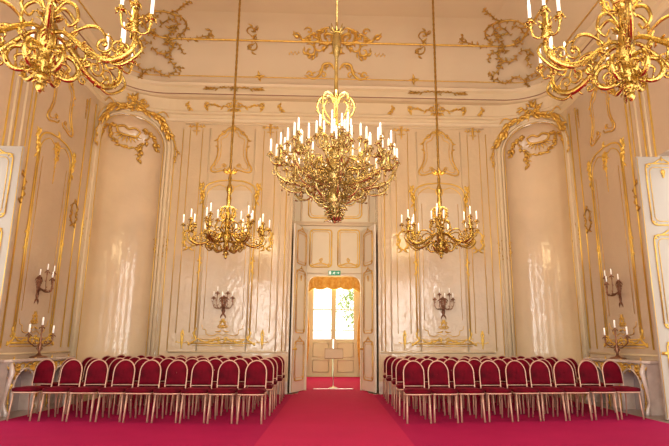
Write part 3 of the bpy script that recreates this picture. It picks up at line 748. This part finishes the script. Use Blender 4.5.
# notice stand
t = empty('notice_stand', 'slender stand with a tilted notice board in the open doorway', 'stand', (0, 1.48, .013))
m = MB(); m.lathe([(0, 0), (.13, 0), (.135, .012), (.10, .03), (.03, .05), (.018, .08), (0, .08)], 20); m.build('base', 'steel', t)
m = MB(); m.tube([(0, 0, .07), (0, 0, .86)], .013, 10); m.build('pole', 'steel', t)
m = MB(); m.obox((.01, -.03, .95), (1, 0, .0), .25, (0, .5, .86), .145, (0, -.86, .5), .01); b = m.build('board', 'paper', t)
m = MB(); c = np.array((.01, -.035, .95)); X = np.array((1, 0, 0)); Y = np.array((0, .5, .86))
m.tube([c-X*.255-Y*.15, c+X*.255-Y*.15, c+X*.255+Y*.15, c-X*.255+Y*.15], .011, 6, closed=True); m.build('board_frame', 'bronze', t)
# exit sign
t = empty('exit_sign', 'small green exit sign with a running figure above the doorway arch', 'sign', (0, YI-.05, 3.19))
m = MB(); m.box(-.20, .20, -.0, .045, -.075, .075); bevel(m.build('sign_box', 'green', t), .006); t.scale = (.85,)*3
m = MB()
yy = -.004
m.box(-.18, -.115, yy, 0, -.05, .05); m.build('door_symbol', 'signwhite', t); m = MB()
P = lambda pts, r: m.tube([(x, yy, z) for x, z in pts], r, 5)
P([(.0, .035), (.003, .036)], .013); P([(-.01, .02), (-.02, -.012)], .011); P([(-.02, -.012), (.012, -.02), (.0, -.05)], .007); P([(-.02, -.012), (-.04, -.035), (-.065, -.035)], .007); P([(-.01, .018), (.02, .008), (.03, .018)], .006); P([(-.01, .02), (-.04, .01), (-.05, -.01)], .006)
m.build('running_figure', 'signwhite', t); m = MB(); P([(.07, 0), (.15, 0)], .009); P([(.12, .03), (.155, 0), (.12, -.03)], .009)
m.build('arrow', 'signwhite', t)

# ------------------------------------------------------------------ mantelpieces with arched openings on the side walls
def mantel(g):
    nm = SIDE[g]
    t = empty('marble_mantelpiece', 'pale marble mantelpiece with gilded arched openings against the %s wall' % nm, 'mantelpiece', (g*(HW-.035), -2.98, 0))
    D = .30; W = 1.28
    def P(u, d, z): return (-g*d, u, z)        # u along the wall, d out from it
    m = MB(); pr = [(W*-1, 0), (-W, D*.8), (-W+.10, D+.03), (-.35, D+.03), (0, D+.08), (.35, D+.03), (W-.10, D+.03), (W, D*.8), (W, 0)]
    V = [P(u, d, z) for z in (.90, .955) for u, d in pr]; n = len(pr)
    m.add(V, [tuple(range(n)), tuple(range(2*n-1, n-1, -1))]+[(i, n+i, n+(i+1) % n, (i+1) % n) for i in range(n)], False); bevel(m.build('top_slab', 'marble', t), .012, 3)
    m = MB()
    # front with two arched openings
    c = .66; ow = .36; sp = .42
    us = sorted(set([-W+.06, W-.06, 0]+[s*c+ow*sin(pi/2*i/8)*k for s in (-1, 1) for i in range(9) for k in (-1, 1)]))
    for i in range(len(us)-1):
        a, b = us[i], us[i+1]; mid = (a+b)/2; s = 1 if mid > 0 else -1; q = abs(mid-s*c)
        def hz(u): return sp+sqrt(max(0, ow*ow-(u-s*c)**2))
        if q < ow: za, zb = hz(a), hz(b)
        else: za = zb = 0
        m.add([P(a, D-.02, za), P(b, D-.02, zb), P(b, D-.02, .9), P(a, D-.02, .9)], [(0, 1, 2, 3)], False)
        if q < ow: m.add([P(a, D-.02, za), P(b, D-.02, zb), P(b, .04, zb), P(a, .04, za)], [(0, 1, 2, 3)], True)
    for s in (-1, 1):
        for k in (-1, 1): u = s*c+k*ow; m.add([P(u, D-.02, 0), P(u, D-.02, sp), P(u, .04, sp), P(u, .04, 0)], [(0, 1, 2, 3)], False)
        u = s*(W-.06); m.add([P(u, D-.02, 0), P(u, D-.02, .9), P(u, 0, .9), P(u, 0, 0)], [(0, 1, 2, 3)], False)
    m.build('arched_front', 'marble', t)
    m = MB(); m.add([P(-W+.1, .05, 0), P(W-.1, .05, 0), P(W-.1, .05, .88), P(-W+.1, .05, .88)], [(0, 1, 2, 3)], False); m.build('hearth_back', 'recess', t)
    for s in (-1, 1):
        m = MB(); m.tube([P(s*c-ow, D, 0), P(s*c-ow, D, sp)]+[P(s*c-ow*cos(pi*k/12), D, sp+ow*sin(pi*k/12)) for k in range(1, 12)]+[P(s*c+ow, D, sp), P(s*c+ow, D, 0)], .022, 6); m.build('arch_moulding', 'marble', t)
        o = Orn(70)
        o.cluster(-.36, .28, .16, .10, 18, .14); o.cluster(.36, .28, .16, .10, 18, .14)
        o.vine([(-.47, .34), (-.40, .1), (-.45, -.15), (-.42, -.42), (-.46, -.70)], .024, 8, .08); o.vine([(.47, .34), (.40, .1), (.45, -.15), (.42, -.42), (.46, -.70)], .024, 8, .08)
        o.st([(0, .21), (.05, .27), (0, .33), (-.05, .27), (0, .21)], .022, .8); o.st([(-.3, .3), (-.12, .36), (0, .33), (.12, .36), (.3, .3)], .018, .6)
        o.mesh(lambda u, v, n, s=s: P(s*c+u, D-.015+n, .52+v)).build('gilt_carving', 'gold', t)
    for u in (-W+.1, W-.1, 0):
        m = MB(); m.tube([P(u, D+.0, .88), P(u, D+.05, .74), P(u, D-.0, .45), P(u, D-.03, .2), P(u, D+.03, .05), P(u, D+.03, 0)], [.045, .05, .035, .026, .036, .04], 8); m.build('leg', 'marble', t)
    return t
for g in (-1, 1): mantel(g)

# ------------------------------------------------------------------ candle holders
def candle_mb(h=.14, r=.015): 
    return MB().lathe([(0, 0), (r, 0), (r*.97, h*.96), (r*.6, h), (0, h)], 8)
def bulb_mb(h=.045, r=.012): return MB().lathe([(0, 0), (r*.7, .002), (r, h*.3), (r*.75, h*.6), (r*.2, h*.95), (0, h)], 7)
def cup_mb(r=.036, petals=6):
    m = MB(); m.lathe([(0, -.06), (r*.25, -.055), (r*.5, -.035), (r*.3, -.02), (r*.45, -.008), (r*1.0, .004), (r*1.15, .014), (r*.9, .012), (r*.5, .006), (r*.5, .03), (r*.62, .045), (r*.4, .048), (0, .048)], 12, flute=.12, fl=petals)
    for k in range(petals):
        a = 2*pi*k/petals; c, s = cos(a), sin(a)
        m.tube([(r*.8*c, r*.8*s, .006), (r*1.25*c, r*1.25*s, -.002), (r*1.5*c, r*1.5*s, -.022)], [r*.25, r*.28, r*.08], 5)
    return m
MESHC = {}
def cached(key, fn, name, m):
    if key not in MESHC:
        o = fn().build(name, m); MESHC[key] = o.data; bpy.data.objects.remove(o)
    return MESHC[key]
def part(name, mesh, parent, loc=(0, 0, 0), rz=0, sc=1):
    o = bpy.data.objects.new(name, mesh); COL.objects.link(o); o.parent = parent; o.location = loc; o.rotation_euler.z = rz
    if sc != 1: o.scale = (sc,)*3
    return o
def add_candle(parent, loc, h=.14, metal='brass', key=''):
    c = part('candle', cached('candle%s' % h, lambda: candle_mb(h), 'candle', 'candle'), parent, (loc[0], loc[1], loc[2]+.04))
    part('candle_cup', cached('cup'+metal, cup_mb, 'candle_cup', metal), c, (0, 0, -.04))
    part('candle_flame_bulb', cached('bulb', bulb_mb, 'candle_flame_bulb', 'bulb'), c, (0, 0, h-.002))
    return c
# wall sconces
def sconce(g, f, label):
    """f(u, v, n) surface map centred on the sconce"""
    t = empty('wall_sconce', label, 'wall sconce', f(0, 0, 0)); base = np.array(f(0, 0, 0)); inv = lambda u, v, n: tuple(np.array(f(u, v, n))-base)
    o = Orn(81); o.vine([(0, .18), (.05, .05), (.02, -.1), (.0, -.32)], .03, 9, .09); o.curl(.07, .05, .07, 0, 1.1, 1, .02); o.cluster(0, 0, .05, .12, 5, .07); o.mirror()
    o.mesh(inv, fat=.72).build('backplate', 'bronze', t)
    for k, (u, n, v) in enumerate(((-.24, .14, .10), (-.13, .22, .22), (0, .27, .08), (.13, .22, .22), (.24, .14, .10))):
        P = spl([inv(0, -.08, .03), inv(u*.35, -.16, n*.7), inv(u*.85, -.14, n), inv(u*1.05, -.02, n), inv(u, v-.05, n)], 5)
        m = MB(); m.tube(P, .0085, 6)
        q = inv(u, v-.05, n)
        for j in range(4):
            p = P[4+j*4]; m.tube([p, p+np.array(inv(.03*(1 if j % 2 else -1), .03, 0)), p+np.array(inv(.05*(1 if j % 2 else -1), .02, 0))], [.006, .010, .002], 5)
        a = m.build('arm', 'bronze', t)
        p = inv(u, v, n)
        c = part('candle', cached('candlesc', lambda: candle_mb(.13, .011), 'candle', 'candle'), t, (p[0], p[1], p[2]+.04))
        part('candle_cup', cached('cupbz', cup_mb, 'candle_cup', 'bronze'), c, (0, 0, -.04))
    return t
for g in (-1, 1):
    nm = SIDE[g]
    sconce(g, onwall(g*2.87, 2.28, g), 'dark bronze candle sconce on the back wall %s of the doorway' % nm)
    sconce(g, onwall(g*sy(-2.98), 2.42, g), 'dark bronze candle sconce on the %s side wall above the mantelpiece' % nm)
    # candelabrum on the mantel
    t = empty('candelabrum', 'bronze three-candle candelabrum standing on the %s mantelpiece' % nm, 'candelabrum', (g*(HW-.20), -3.0, .958))
    MB().lathe([(0, 0), (.16, 0), (.17, .012), (.13, .03), (.06, .04), (.035, .07), (0, .07)], 20).build('base', 'bronze', t)
    m = MB(); m.lathe([(0, .06), (.03, .07), (.02, .12), (.045, .18), (.03, .24), (.016, .3), (.03, .34), (.014, .4), (.014, .5), (.024, .53), (0, .54)], 12)
    m.tube(spiral(.05, .17, .05, 0, 1, 1) and [(0, p[0], p[1]) for p in spiral(.06, .16, .05, 0, 1.1)], .01, 5); m.tube([(0, -p[0], p[1]) for p in spiral(.06, .16, .05, 0, 1.1)], .01, 5); m.build('stem', 'bronze', t)
    for u, z in ((-.45, .42), (.45, .42)):
        m = MB(); m.tube(spl([(0, 0, .30), (0, u*.3, .22), (0, u*.7, .26), (0, u*.98, .32), (0, u, .39)], 6), .013, 6); m.tube([(0, u*.45+p[0], .3+p[1]) for p in spiral(0, 0, .05, pi, 1)], .008, 5); m.build('arm', 'bronze', t)
    for u, z in ((-.45, .43), (0, .58), (.45, .43)):
        c = part('candle', cached('candlecd', lambda: candle_mb(.17, .017), 'candle', 'candle'), t, (0, u, z+.04)); part('candle_cup', cached('cupbz', cup_mb, 'candle_cup', 'bronze'), c, (0, 0, -.04), 0, 1.1)

# ------------------------------------------------------------------ chandeliers
def rz_tube(m, P, R, n=7, k=6):
    Q = spl([(p[0], 0, p[1]) for p in P], k); L = len(Q); RR = np.interp(np.linspace(0, 1, L), np.linspace(0, 1, len(R)), R); m.tube(Q, list(RR), n); return Q
def volute(m, x, z, r, a0, turns, d, w):
    S = spiral(x, z, r, a0, turns, d, 12, .1); n = len(S); m.tube([(p[0], 0, p[1]) for p in S], [w*(.55+.6*i/n) for i in range(n)], 7)
    m.lathe([(0, -w), (w*1.4, 0), (0, w)], 6, (S[-1][0], 0, S[-1][1]))
def leaf3(m, p, d, l, rnd):
    p = np.array(p, float); d = np.array(d, float); d /= np.linalg.norm(d); b = np.array([rnd.gauss(0, 1) for _ in range(3)]); b -= d*b.dot(d); b /= np.linalg.norm(b)
    m.tube([p, p+d*l*.35+b*l*.05, p+d*l*.65+b*l*.18, p+d*l*.8+b*l*.4], [l*.08, l*.17, l*.13, l*.03], 5)
def arm_small():
    m = MB(); rnd = random.Random(2)
    Q = rz_tube(m, [(.04, .46), (.14, .46), (.26, .38), (.40, .27), (.56, .22), (.70, .27), (.77, .38), (.75, .52)], [.02, .02, .024, .028, .032, .028, .024, .018], 8)
    volute(m, .38, .19, .06, .6, 1.2, 1, .015); volute(m, .50, .36, .095, 1.5, 1.4, -1, .017); volute(m, .62, .33, .08, -.5, 1.2, 1, .014)
    rz_tube(m, [(.04, .64), (.12, .74), (.22, .70), (.25, .58), (.18, .52), (.14, .58)], [.012, .016, .018, .016, .012, .01])
    rz_tube(m, [(.20, .45), (.34, .52), (.46, .50), (.52, .40)], [.01, .016, .014, .008]); rz_tube(m, [(.54, .21), (.66, .18), (.78, .25), (.84, .34), (.80, .42)], [.01, .014, .016, .014, .008])
    for i in range(6, len(Q)-3, 2): leaf3(m, Q[i], (rnd.gauss(0, .5), rnd.gauss(0, .7), rnd.choice((-1, 1))*.8), .085, rnd)
    m.lathe([(0, -.05), (.03, -.03), (.045, 0), (.03, .03), (.05, .06), (.03, .09), (.02, .16), (.03, .2), (0, .2)], 10, (.75, 0, .50), flute=.15, fl=5)
    for k in range(3):
        a = 2*pi*k/3+pi/3*0; c, s = cos(a), sin(a)
        m.tube(spl([(.75, 0, .52), (.75+.06*c, .06*s, .47), (.75+.12*c, .12*s, .48), (.75+.145*c, .145*s, .56)], 5), .012, 6)
        for j in range(2): leaf3(m, (.75+.03*c, .03*s, .55+.05*j), (c, s, .6), .07, rnd)
    return m
def small_arm_candles(arm):
    for k in range(3):
        a = 2*pi*k/3; add_candle(arm, (.75+.145*cos(a), .145*sin(a), .60), .13)
    add_candle(arm, (.75, 0, .73), .13)
STEM = [(0, 0), (.018, .01), (.036, .04), (.03, .07), (.018, .09), (.05, .115), (.055, .14), (.03, .17), (.035, .2), (.06, .24), (.062, .30), (.045, .335), (.055, .36), (.06, .39), (.082, .43), (.08, .50), (.055, .60), (.038, .66), (.062, .70), (.035, .74), (.028, .86), (.05, .92), (.028, .98), (.022, 1.12), (.045, 1.2), (.05, 1.30), (.035, 1.42), (.055, 1.50), (.055, 1.56), (.025, 1.66), (.035, 1.78), (.018, 1.86), (.012, 1.95), (0, 1.95)]
def small_chandelier(loc, rodtop, label):
    t = empty('chandelier', label, 'chandelier', loc, 0, None)
    m = MB(); m.lathe(STEM, 16, flute=.07, fl=8); rnd = random.Random(3)
    for k in range(10): a = 2*pi*k/10; leaf3(m, (.05*cos(a), .05*sin(a), .66), (cos(a), sin(a), .7), .09, rnd); leaf3(m, (.03*cos(a), .03*sin(a), .12), (cos(a), sin(a), -.7), .06, rnd)
    m.build('stem', 'brass', t)
    m = MB(); m.lathe([(.02, 1.9)]+[(.023+.006*(i % 2), 1.95+(rodtop-loc[2]-2.0)*i/60) for i in range(61)]+[(.02, rodtop-loc[2])], 8); m.build('rod', 'brass', t)
    m = MB()
    for k in range(8):
        a = 2*pi*k/8; mm = MB(); rz_tube(mm, [(.03, .86), (.12, .88), (.16, .98), (.13, 1.10), (.05, 1.14)], [.010, .014, .016, .014, .01]); volute(mm, .13, .92, .05, 0, 1, 1, .01)
        for j in range(3): leaf3(mm, (.14, 0, .93+.07*j), (1, rnd.gauss(0, .4), .4), .07, rnd)
        mm.xf(lambda x, y, z: (x*cos(a)-y*sin(a), x*sin(a)+y*cos(a), z)); m.add(mm.v, mm.f)
    m.build('scroll_crown', 'brass', t)
    m = MB()
    for k in range(8): a = 2*pi*k/8; m.tube([(.02*cos(a), .02*sin(a), 1.92), (.12*cos(a), .12*sin(a), 1.92), (.16*cos(a), .16*sin(a), 1.98)], [.012, .03, .008], 6)
    m.build('flower_collar', 'oldgold', t)
    def lowvol():
        mm = MB(); rr = random.Random(6)
        Q = rz_tube(mm, [(.04, .36), (.10, .34), (.17, .33), (.27, .30), (.31, .20), (.25, .11), (.16, .11), (.12, .18), (.17, .25), (.23, .22), (.22, .17)], [.014, .018, .022, .026, .027, .026, .023, .020, .017, .014, .011], 8)
        rz_tube(mm, [(.05, .17), (.09, .13), (.14, .10)], [.012, .018, .01]); volute(mm, .36, .30, .05, 2.5, 1.2, -1, .011)
        for i in range(8, len(Q)-14, 5): leaf3(mm, Q[i], (rr.gauss(.4, .3), rr.gauss(0, .8), rr.gauss(0, .5)), .07, rr)
        return mm
    for k in range(6): part('lower_volute', cached('lowvol', lowvol, 'lower_volute', 'brass'), t, (0, 0, .07), 2*pi*k/6+.25+pi/6, .9)
    mesh = None
    for k in range(6):
        a = cached('arm_small', arm_small, 'arm', 'brass'); o = part('arm', a, t, (0, 0, .08), 2*pi*k/6+.25)
        # candles as children of the chandelier, beside their arm
        ca, sa = cos(2*pi*k/6+.25), sin(2*pi*k/6+.25)
        for (x, y, z) in [(.75+.145*cos(2*pi*j/3), .145*sin(2*pi*j/3), .68) for j in range(3)]+[(.75, 0, .81)]:
            add_candle(t, (x*ca-y*sa, x*sa+y*ca, z), .15)
    return t
def arm_big_low():
    m = MB(); rnd = random.Random(9)
    Q = rz_tube(m, [(.06, .66), (.18, .58), (.36, .54), (.58, .57), (.78, .65), (.87, .80), (.80, .92)], [.02, .022, .026, .028, .026, .022, .018], 7)
    rz_tube(m, [(.07, .42), (.20, .36), (.36, .40), (.42, .52), (.32, .58), (.24, .50), (.28, .45)], [.014, .02, .022, .02, .016, .012, .01])
    rz_tube(m, [(.38, .52), (.54, .44), (.70, .48), (.78, .58), (.68, .64), (.62, .58)], [.012, .016, .018, .016, .012, .008])
    volute(m, .50, .60, .10, 1.5, 1.4, -1, .015); volute(m, .30, .62, .08, 0, 1.3, 1, .013); volute(m, .62, .72, .08, 2.5, 1.2, 1, .013); volute(m, .86, .72, .07, 3, 1.2, -1, .012)
    rz_tube(m, [(.1, .75), (.28, .78), (.44, .72), (.56, .80), (.60, .92)], [.012, .016, .016, .014, .01])
    for i in range(5, len(Q)-2, 2): leaf3(m, Q[i], (rnd.gauss(0, .5), rnd.gauss(0, .7), rnd.choice((-1, 1))*.8), .09, rnd)
    volute(m, .44, .78, .09, .5, 1.3, -1, .013); volute(m, .66, .50, .07, 4, 1.2, 1, .012); volute(m, .22, .66, .07, 2, 1.3, -1, .012)
    rz_tube(m, [(.3, .5), (.42, .66), (.38, .86), (.28, .92)], [.01, .016, .014, .008])
    for i in range(46): leaf3(m, (rnd.uniform(.15, .8), rnd.gauss(0, .05), rnd.uniform(.45, .85)), (rnd.gauss(0, 1), rnd.gauss(0, 1), rnd.gauss(0, 1)), .08, rnd)
    for k in range(4):
        a = 2*pi*k/4+.4; c, s = cos(a), sin(a)
        m.tube(spl([(.80, 0, .88), (.80+.06*c, .06*s, .84), (.80+.13*c, .13*s, .86), (.80+.15*c, .15*s, .93)], 5), .011, 6)
        for j in range(2): leaf3(m, (.80+.05*c, .05*s, .86+.05*j), (c, s, rnd.gauss(0, .6)), .08, rnd)
    m.lathe([(0, -.05), (.03, -.03), (.045, 0), (.03, .03), (.045, .07), (.02, .12), (.02, .2), (0, .2)], 10, (.80, 0, .86), flute=.15, fl=5)
    return m
def arm_big_mid():
    m = MB(); rnd = random.Random(10)
    Q = rz_tube(m, [(.04, .85), (.15, .78), (.32, .80), (.44, .92), (.46, 1.08)], [.014, .018, .02, .018, .014], 7)
    volute(m, .26, .93, .08, 0, 1.3, 1, .013); volute(m, .38, 1.02, .06, 1, 1.2, -1, .011)
    for i in range(3, len(Q)-1, 2): leaf3(m, Q[i], (rnd.gauss(0, .5), rnd.gauss(0, .7), rnd.choice((-1, 1))*.8), .08, rnd)
    for k in (-1, 1): m.tube(spl([(.45, 0, 1.02), (.47, k*.07, .98), (.50, k*.12, 1.02), (.50, k*.13, 1.10)], 5), .010, 6)
    m.lathe([(0, -.03), (.035, 0), (.02, .05), (.02, .12), (0, .13)], 9, (.46, 0, 1.05))
    return m
def arm_big_top():
    m = MB(); rnd = random.Random(11)
    Q = rz_tube(m, [(.03, 1.15), (.12, 1.08), (.22, 1.14), (.25, 1.28), (.24, 1.36)], [.012, .014, .016, .014, .012], 7)
    volute(m, .14, 1.20, .05, 0, 1.2, 1, .01)
    for i in range(3, len(Q)-1, 3): leaf3(m, Q[i], (rnd.gauss(0, .5), rnd.gauss(0, .7), .8), .07, rnd)
    return m
def big_chandelier(loc, rodtop, label):
    t = empty('chandelier', label, 'chandelier', loc); rnd = random.Random(12)
    pr = [(0, 0), (.02, .01), (.04, .05), (.025, .09), (.05, .13), (.06, .17), (.04, .21), (.06, .26), (.10, .34), (.11, .42), (.07, .52), (.05, .58), (.085, .66), (.11, .78), (.09, .92), (.05, 1.02), (.08, 1.08), (.05, 1.14), (.035, 1.3), (.06, 1.4), (.03, 1.5), (.03, 1.9), (.05, 1.98), (.03, 2.05), (.025, 2.6), (.05, 2.7), (.07, 2.85), (.05, 3.0), (.03, 3.05), (.03, 3.1), (0, 3.1)]
    m = MB(); m.lathe(pr, 16, flute=.08, fl=8); m.build('stem', 'paleormolu', t)
    m = MB()
    for k in range(10):
        a = 2*pi*k/10; c, s = cos(a), sin(a)
        leaf3(m, (.03*c, .03*s, .04), (c, s, .3), .15, rnd); leaf3(m, (.06*c, .06*s, .22), (c, s, -.1), .16, rnd); leaf3(m, (.05*c, .05*s, .12), (c, s, .1), .12, rnd); leaf3(m, (.05*c, .05*s, .14), (c, s, -.6), .1, rnd)
        m.tube(spl([(.05*c, .05*s, .2), (.11*c, .11*s, .14), (.15*c, .15*s, .18)], 4), .012, 5)
    m.build('leaf_finial', 'paleormolu', t)
    def basket():
        mm = MB(); volute(mm, .22, .39, .10, 1.2, 1.5, 1, .016); rz_tube(mm, [(.06, .32), (.15, .28), (.27, .30), (.33, .40)], [.01, .016, .016, .01]); volute(mm, .16, .44, .06, 0, 1.2, -1, .012)
        return mm
    for k in range(8): part('lower_volute', cached('basket', basket, 'lower_volute', 'paleormolu'), t, rz=2*pi*k/8+.2)
    m = MB()
    for k in range(8):
        a = 2*pi*k/8; mm = MB(); rz_tube(mm, [(.03, 1.50), (.14, 1.56), (.25, 1.68), (.28, 1.84), (.19, 1.97), (.08, 1.95), (.05, 1.86)], [.008, .010, .012, .012, .011, .010, .007])
        for j in range(6): leaf3(mm, (.14+.13*sin(j*.6), 0, 1.57+.07*j), (1, rnd.gauss(0, .5), rnd.gauss(0, .6)), .06, rnd)
        mm.xf(lambda x, y, z: (x*cos(a)-y*sin(a), x*sin(a)+y*cos(a), z)); m.add(mm.v, mm.f)
    m.build('scroll_crown', 'paleormolu', t)
    MB().lathe([(.022, 3.0), (.022, rodtop-loc[2])], 8).build('rod', 'paleormolu', t)
    m = MB()
    for k in range(8):
        a = 2*pi*k/8; c, s = cos(a), sin(a)
        m.tube([(.04*c, .04*s, 3.02), (.09*c, .09*s, 3.06), (.12*c, .12*s, 3.14)], [.01, .02, .006], 5); pass
    m.tube([(.05*cos(i*pi/8), .05*sin(i*pi/8), 3.03) for i in range(16)], .015, 6, closed=True)
    m.build('leaf_collar', 'paleormolu', t)
    def ring(key, fn, n, off, cands):
        for k in range(n):
            a = 2*pi*k/n+off; part('arm', cached(key, fn, 'arm', 'paleormolu'), t, rz=a); ca, sa = cos(a), sin(a)
            for x, y, z in cands: add_candle(t, (x*ca-y*sa, x*sa+y*ca, z), .16, 'paleormolu')
    ring('bl', arm_big_low, 8, .1, [(.80+.15*cos(2*pi*j/4+.4), .15*sin(2*pi*j/4+.4), .97) for j in range(4)]+[(.80, 0, 1.10)])
    ring('bm', arm_big_mid, 8, .1+pi/8, [(.50, .13, 1.14), (.50, -.13, 1.14)])
    ring('bt', arm_big_top, 6, .3, [(.24, 0, 1.40)])
    return t
CEIL = 9.45
big_chandelier((-.03, -6.7, 2.92), CEIL, 'largest gilded chandelier, many tiers of candles, hanging before the central doorway')
CH = [((-2.31, -2.9), 2.97, 'chandelier with gilded scroll arms hanging near the back wall, left of the doorway'), ((2.27, -2.9), 3.02, 'chandelier with gilded scroll arms hanging near the back wall, right of the doorway'),
      ((-2.42, -10.1), 3.21, 'close-up gilded chandelier cut by the top left corner of the view'), ((2.44, -10.1), 3.24, 'close-up gilded chandelier cut by the top right corner of the view')]
c0 = small_chandelier((*CH[0][0], CH[0][1]), CEIL, CH[0][2]); c0['group'] = 'four smaller scroll-armed chandeliers'
for (x, y), z, lab in CH[1:]:
    c = copy_tree(c0); c.location = (x, y, z); c['label'] = lab
    c.rotation_euler.z = 0 if y > -5 else (-.25 if x < 0 else -.20)
    if y < -5: c.scale = (.93, .93, 1)
for (x, y), z, _ in CH: lamp((x, y, z+1.3), 72 if y > -5 else 44)
lamp((-.03, -6.7, 4.9), 175, .5)
for i, o in enumerate([c for c in COL.objects if c.name.startswith('warm_glow')]): pass

# ------------------------------------------------------------------ chairs
def chair():
    t = empty('banquet_chair', 'x', 'chair')
    def bx(y): return y
    # local: front is -y, origin on the floor under the rear legs
    SW, SD = .200, .42
    m = MB()   # seat cushion
    def ring(z, k):
        P = [(-SW*k, -SD*1.0), (-SW*k*1.02, -SD*.6), (-SW*.9*k, 0), (SW*.9*k, 0), (SW*k*1.02, -SD*.6), (SW*k, -SD)]
        Q = spl(P, 4, closed=True); return [(p[0], p[1]-.03+(.0), z) for p in Q]
    sc = lambda R, f: [(x*f, (y+SD/2+.03)*f-SD/2-.03, z) for x, y, z in R]
    G = [sc(ring(.445, 1), .1), sc(ring(.445, 1), .93), sc(ring(.452, 1), .98), ring(.47, 1), ring(.49, 1), sc(ring(.505, 1), .96), sc(ring(.515, 1), .8), sc(ring(.52, 1), .4), sc(ring(.521, 1), .05)]
    m.grid(G, closed=True); m.build('seat', 'velvet', t)
    m = MB(); R = ring(.437, 1); m.tube(sc(R, .97), .012, 6, closed=True); m.build('seat_frame', 'frame', t)
    # back: arch outline in (x, z), reclined
    BW, ZB, ZT = .185, .50, .945; rr = BW
    def rec(x, z, y=0): return (x, y+.02+(z-.45)*.16, z)
    arc = [(-BW, .30), (-BW, .50), (-BW, ZT-rr-.02)]+[(-rr*cos(pi*k/14), ZT-rr*1.08+rr*1.08*sin(pi*k/14)) for k in range(0, 15)]+[(BW, ZT-rr-.02), (BW, .50), (BW, .30)]
    m = MB(); m.tube([rec(x, z) for x, z in arc], .0125, 7); m.tube([rec(-BW, .535), rec(BW, .535)], .009, 6); m.build('back_frame', 'frame', t)
    m = MB(); N = 16
    def bo(k):   # outline of pad scaled
        P = [(-BW*k, ZB+.04+(1-k)*.2)]+[(-BW*k*cos(pi*i/N), ZT-rr*1.08+rr*1.08*k*sin(pi*i/N)) for i in range(N+1)]+[(BW*k, ZB+.04+(1-k)*.2)]
        P += [(BW*k*(1-2*i/6), ZB+.04+(1-k)*.2) for i in range(1, 6)]; return P
    G = [[rec(x, z, .012) for x, z in bo(.05)], [rec(x, z, .012) for x, z in bo(.95)], [rec(x, z, -.008) for x, z in bo(.96)], [rec(x, z, -.028) for x, z in bo(.88)], [rec(x, z, -.036) for x, z in bo(.6)], [rec(x, z, -.038) for x, z in bo(.05)]]
    m.grid(G, closed=True); m.build('backrest', 'velvet', t)
    for sx in (-1, 1):
        m = MB(); m.tube([(sx*.188, -.42, .44), (sx*.195, -.445, .2), (sx*.20, -.47, 0)], .017, 4); m.build('leg', 'frame', t)
        m = MB(); m.tube([(sx*BW, rec(0, .46)[1], .46), (sx*.187, .0, .30), (sx*.19, .045, 0)], .016, 4); m.build('leg', 'frame', t)
        m = MB(); m.tube([(sx*.195, -.10, .43), (sx*.208, -.12, .40), (sx*.208, -.16, .40), (sx*.195, -.18, .43)], .006, 5); m.build('linking_bracket', 'frame', t)
    return t
proto = chair(); proto.scale = (.94, 1, 1); first = True
colL = [-1.32, -1.79, -2.25, -2.69, -3.15, -3.62, -4.09, -4.56, -5.04]
colR = [1.35, 1.79, 2.24, 2.71, 3.19, 3.64, 4.09, 4.56, 5.02]
ROWS = [-4.78, -3.82, -2.85, -1.88, -.92]
rname = ['front row', 'second row', 'third row', 'fourth row', 'rearmost row']
cname = ['aisle seat', 'second seat from the aisle', 'third seat from the aisle', 'fourth seat from the aisle', 'middle seat of nine', 'fourth seat from the wall end', 'third seat from the wall end', 'second seat from the wall end', 'seat at the wall end']
rnd = random.Random(4)
for g, cols in ((-1, colL), (1, colR)):
    for r, y in enumerate(ROWS):
        for c, x in enumerate(cols):
            xx, yy = x*(1+.004*r), y+.052*c*(1-.15*r)
            if r and r % 2: xx -= g*.02
            if abs(xx) > 4.1 and yy > -1.5:      # keep the last row clear of the rounded corner
                yy -= .0
            if first: o = proto; first = False
            else: o = copy_tree(proto)
            jit = rnd.uniform(-.012, .012)
            o.location = (xx+rnd.uniform(-.004, .004), yy+rnd.uniform(-.012, .012), .0155)
            o.rotation_euler.z = jit+(-.10 if (g < 0 and c == 8) else 0)
            o['group'] = 'banquet chairs in the %s block' % SIDE[g]
            o['label'] = 'crimson velvet banquet chair, %s of the %s block, %s' % (rname[r], SIDE[g], cname[c])
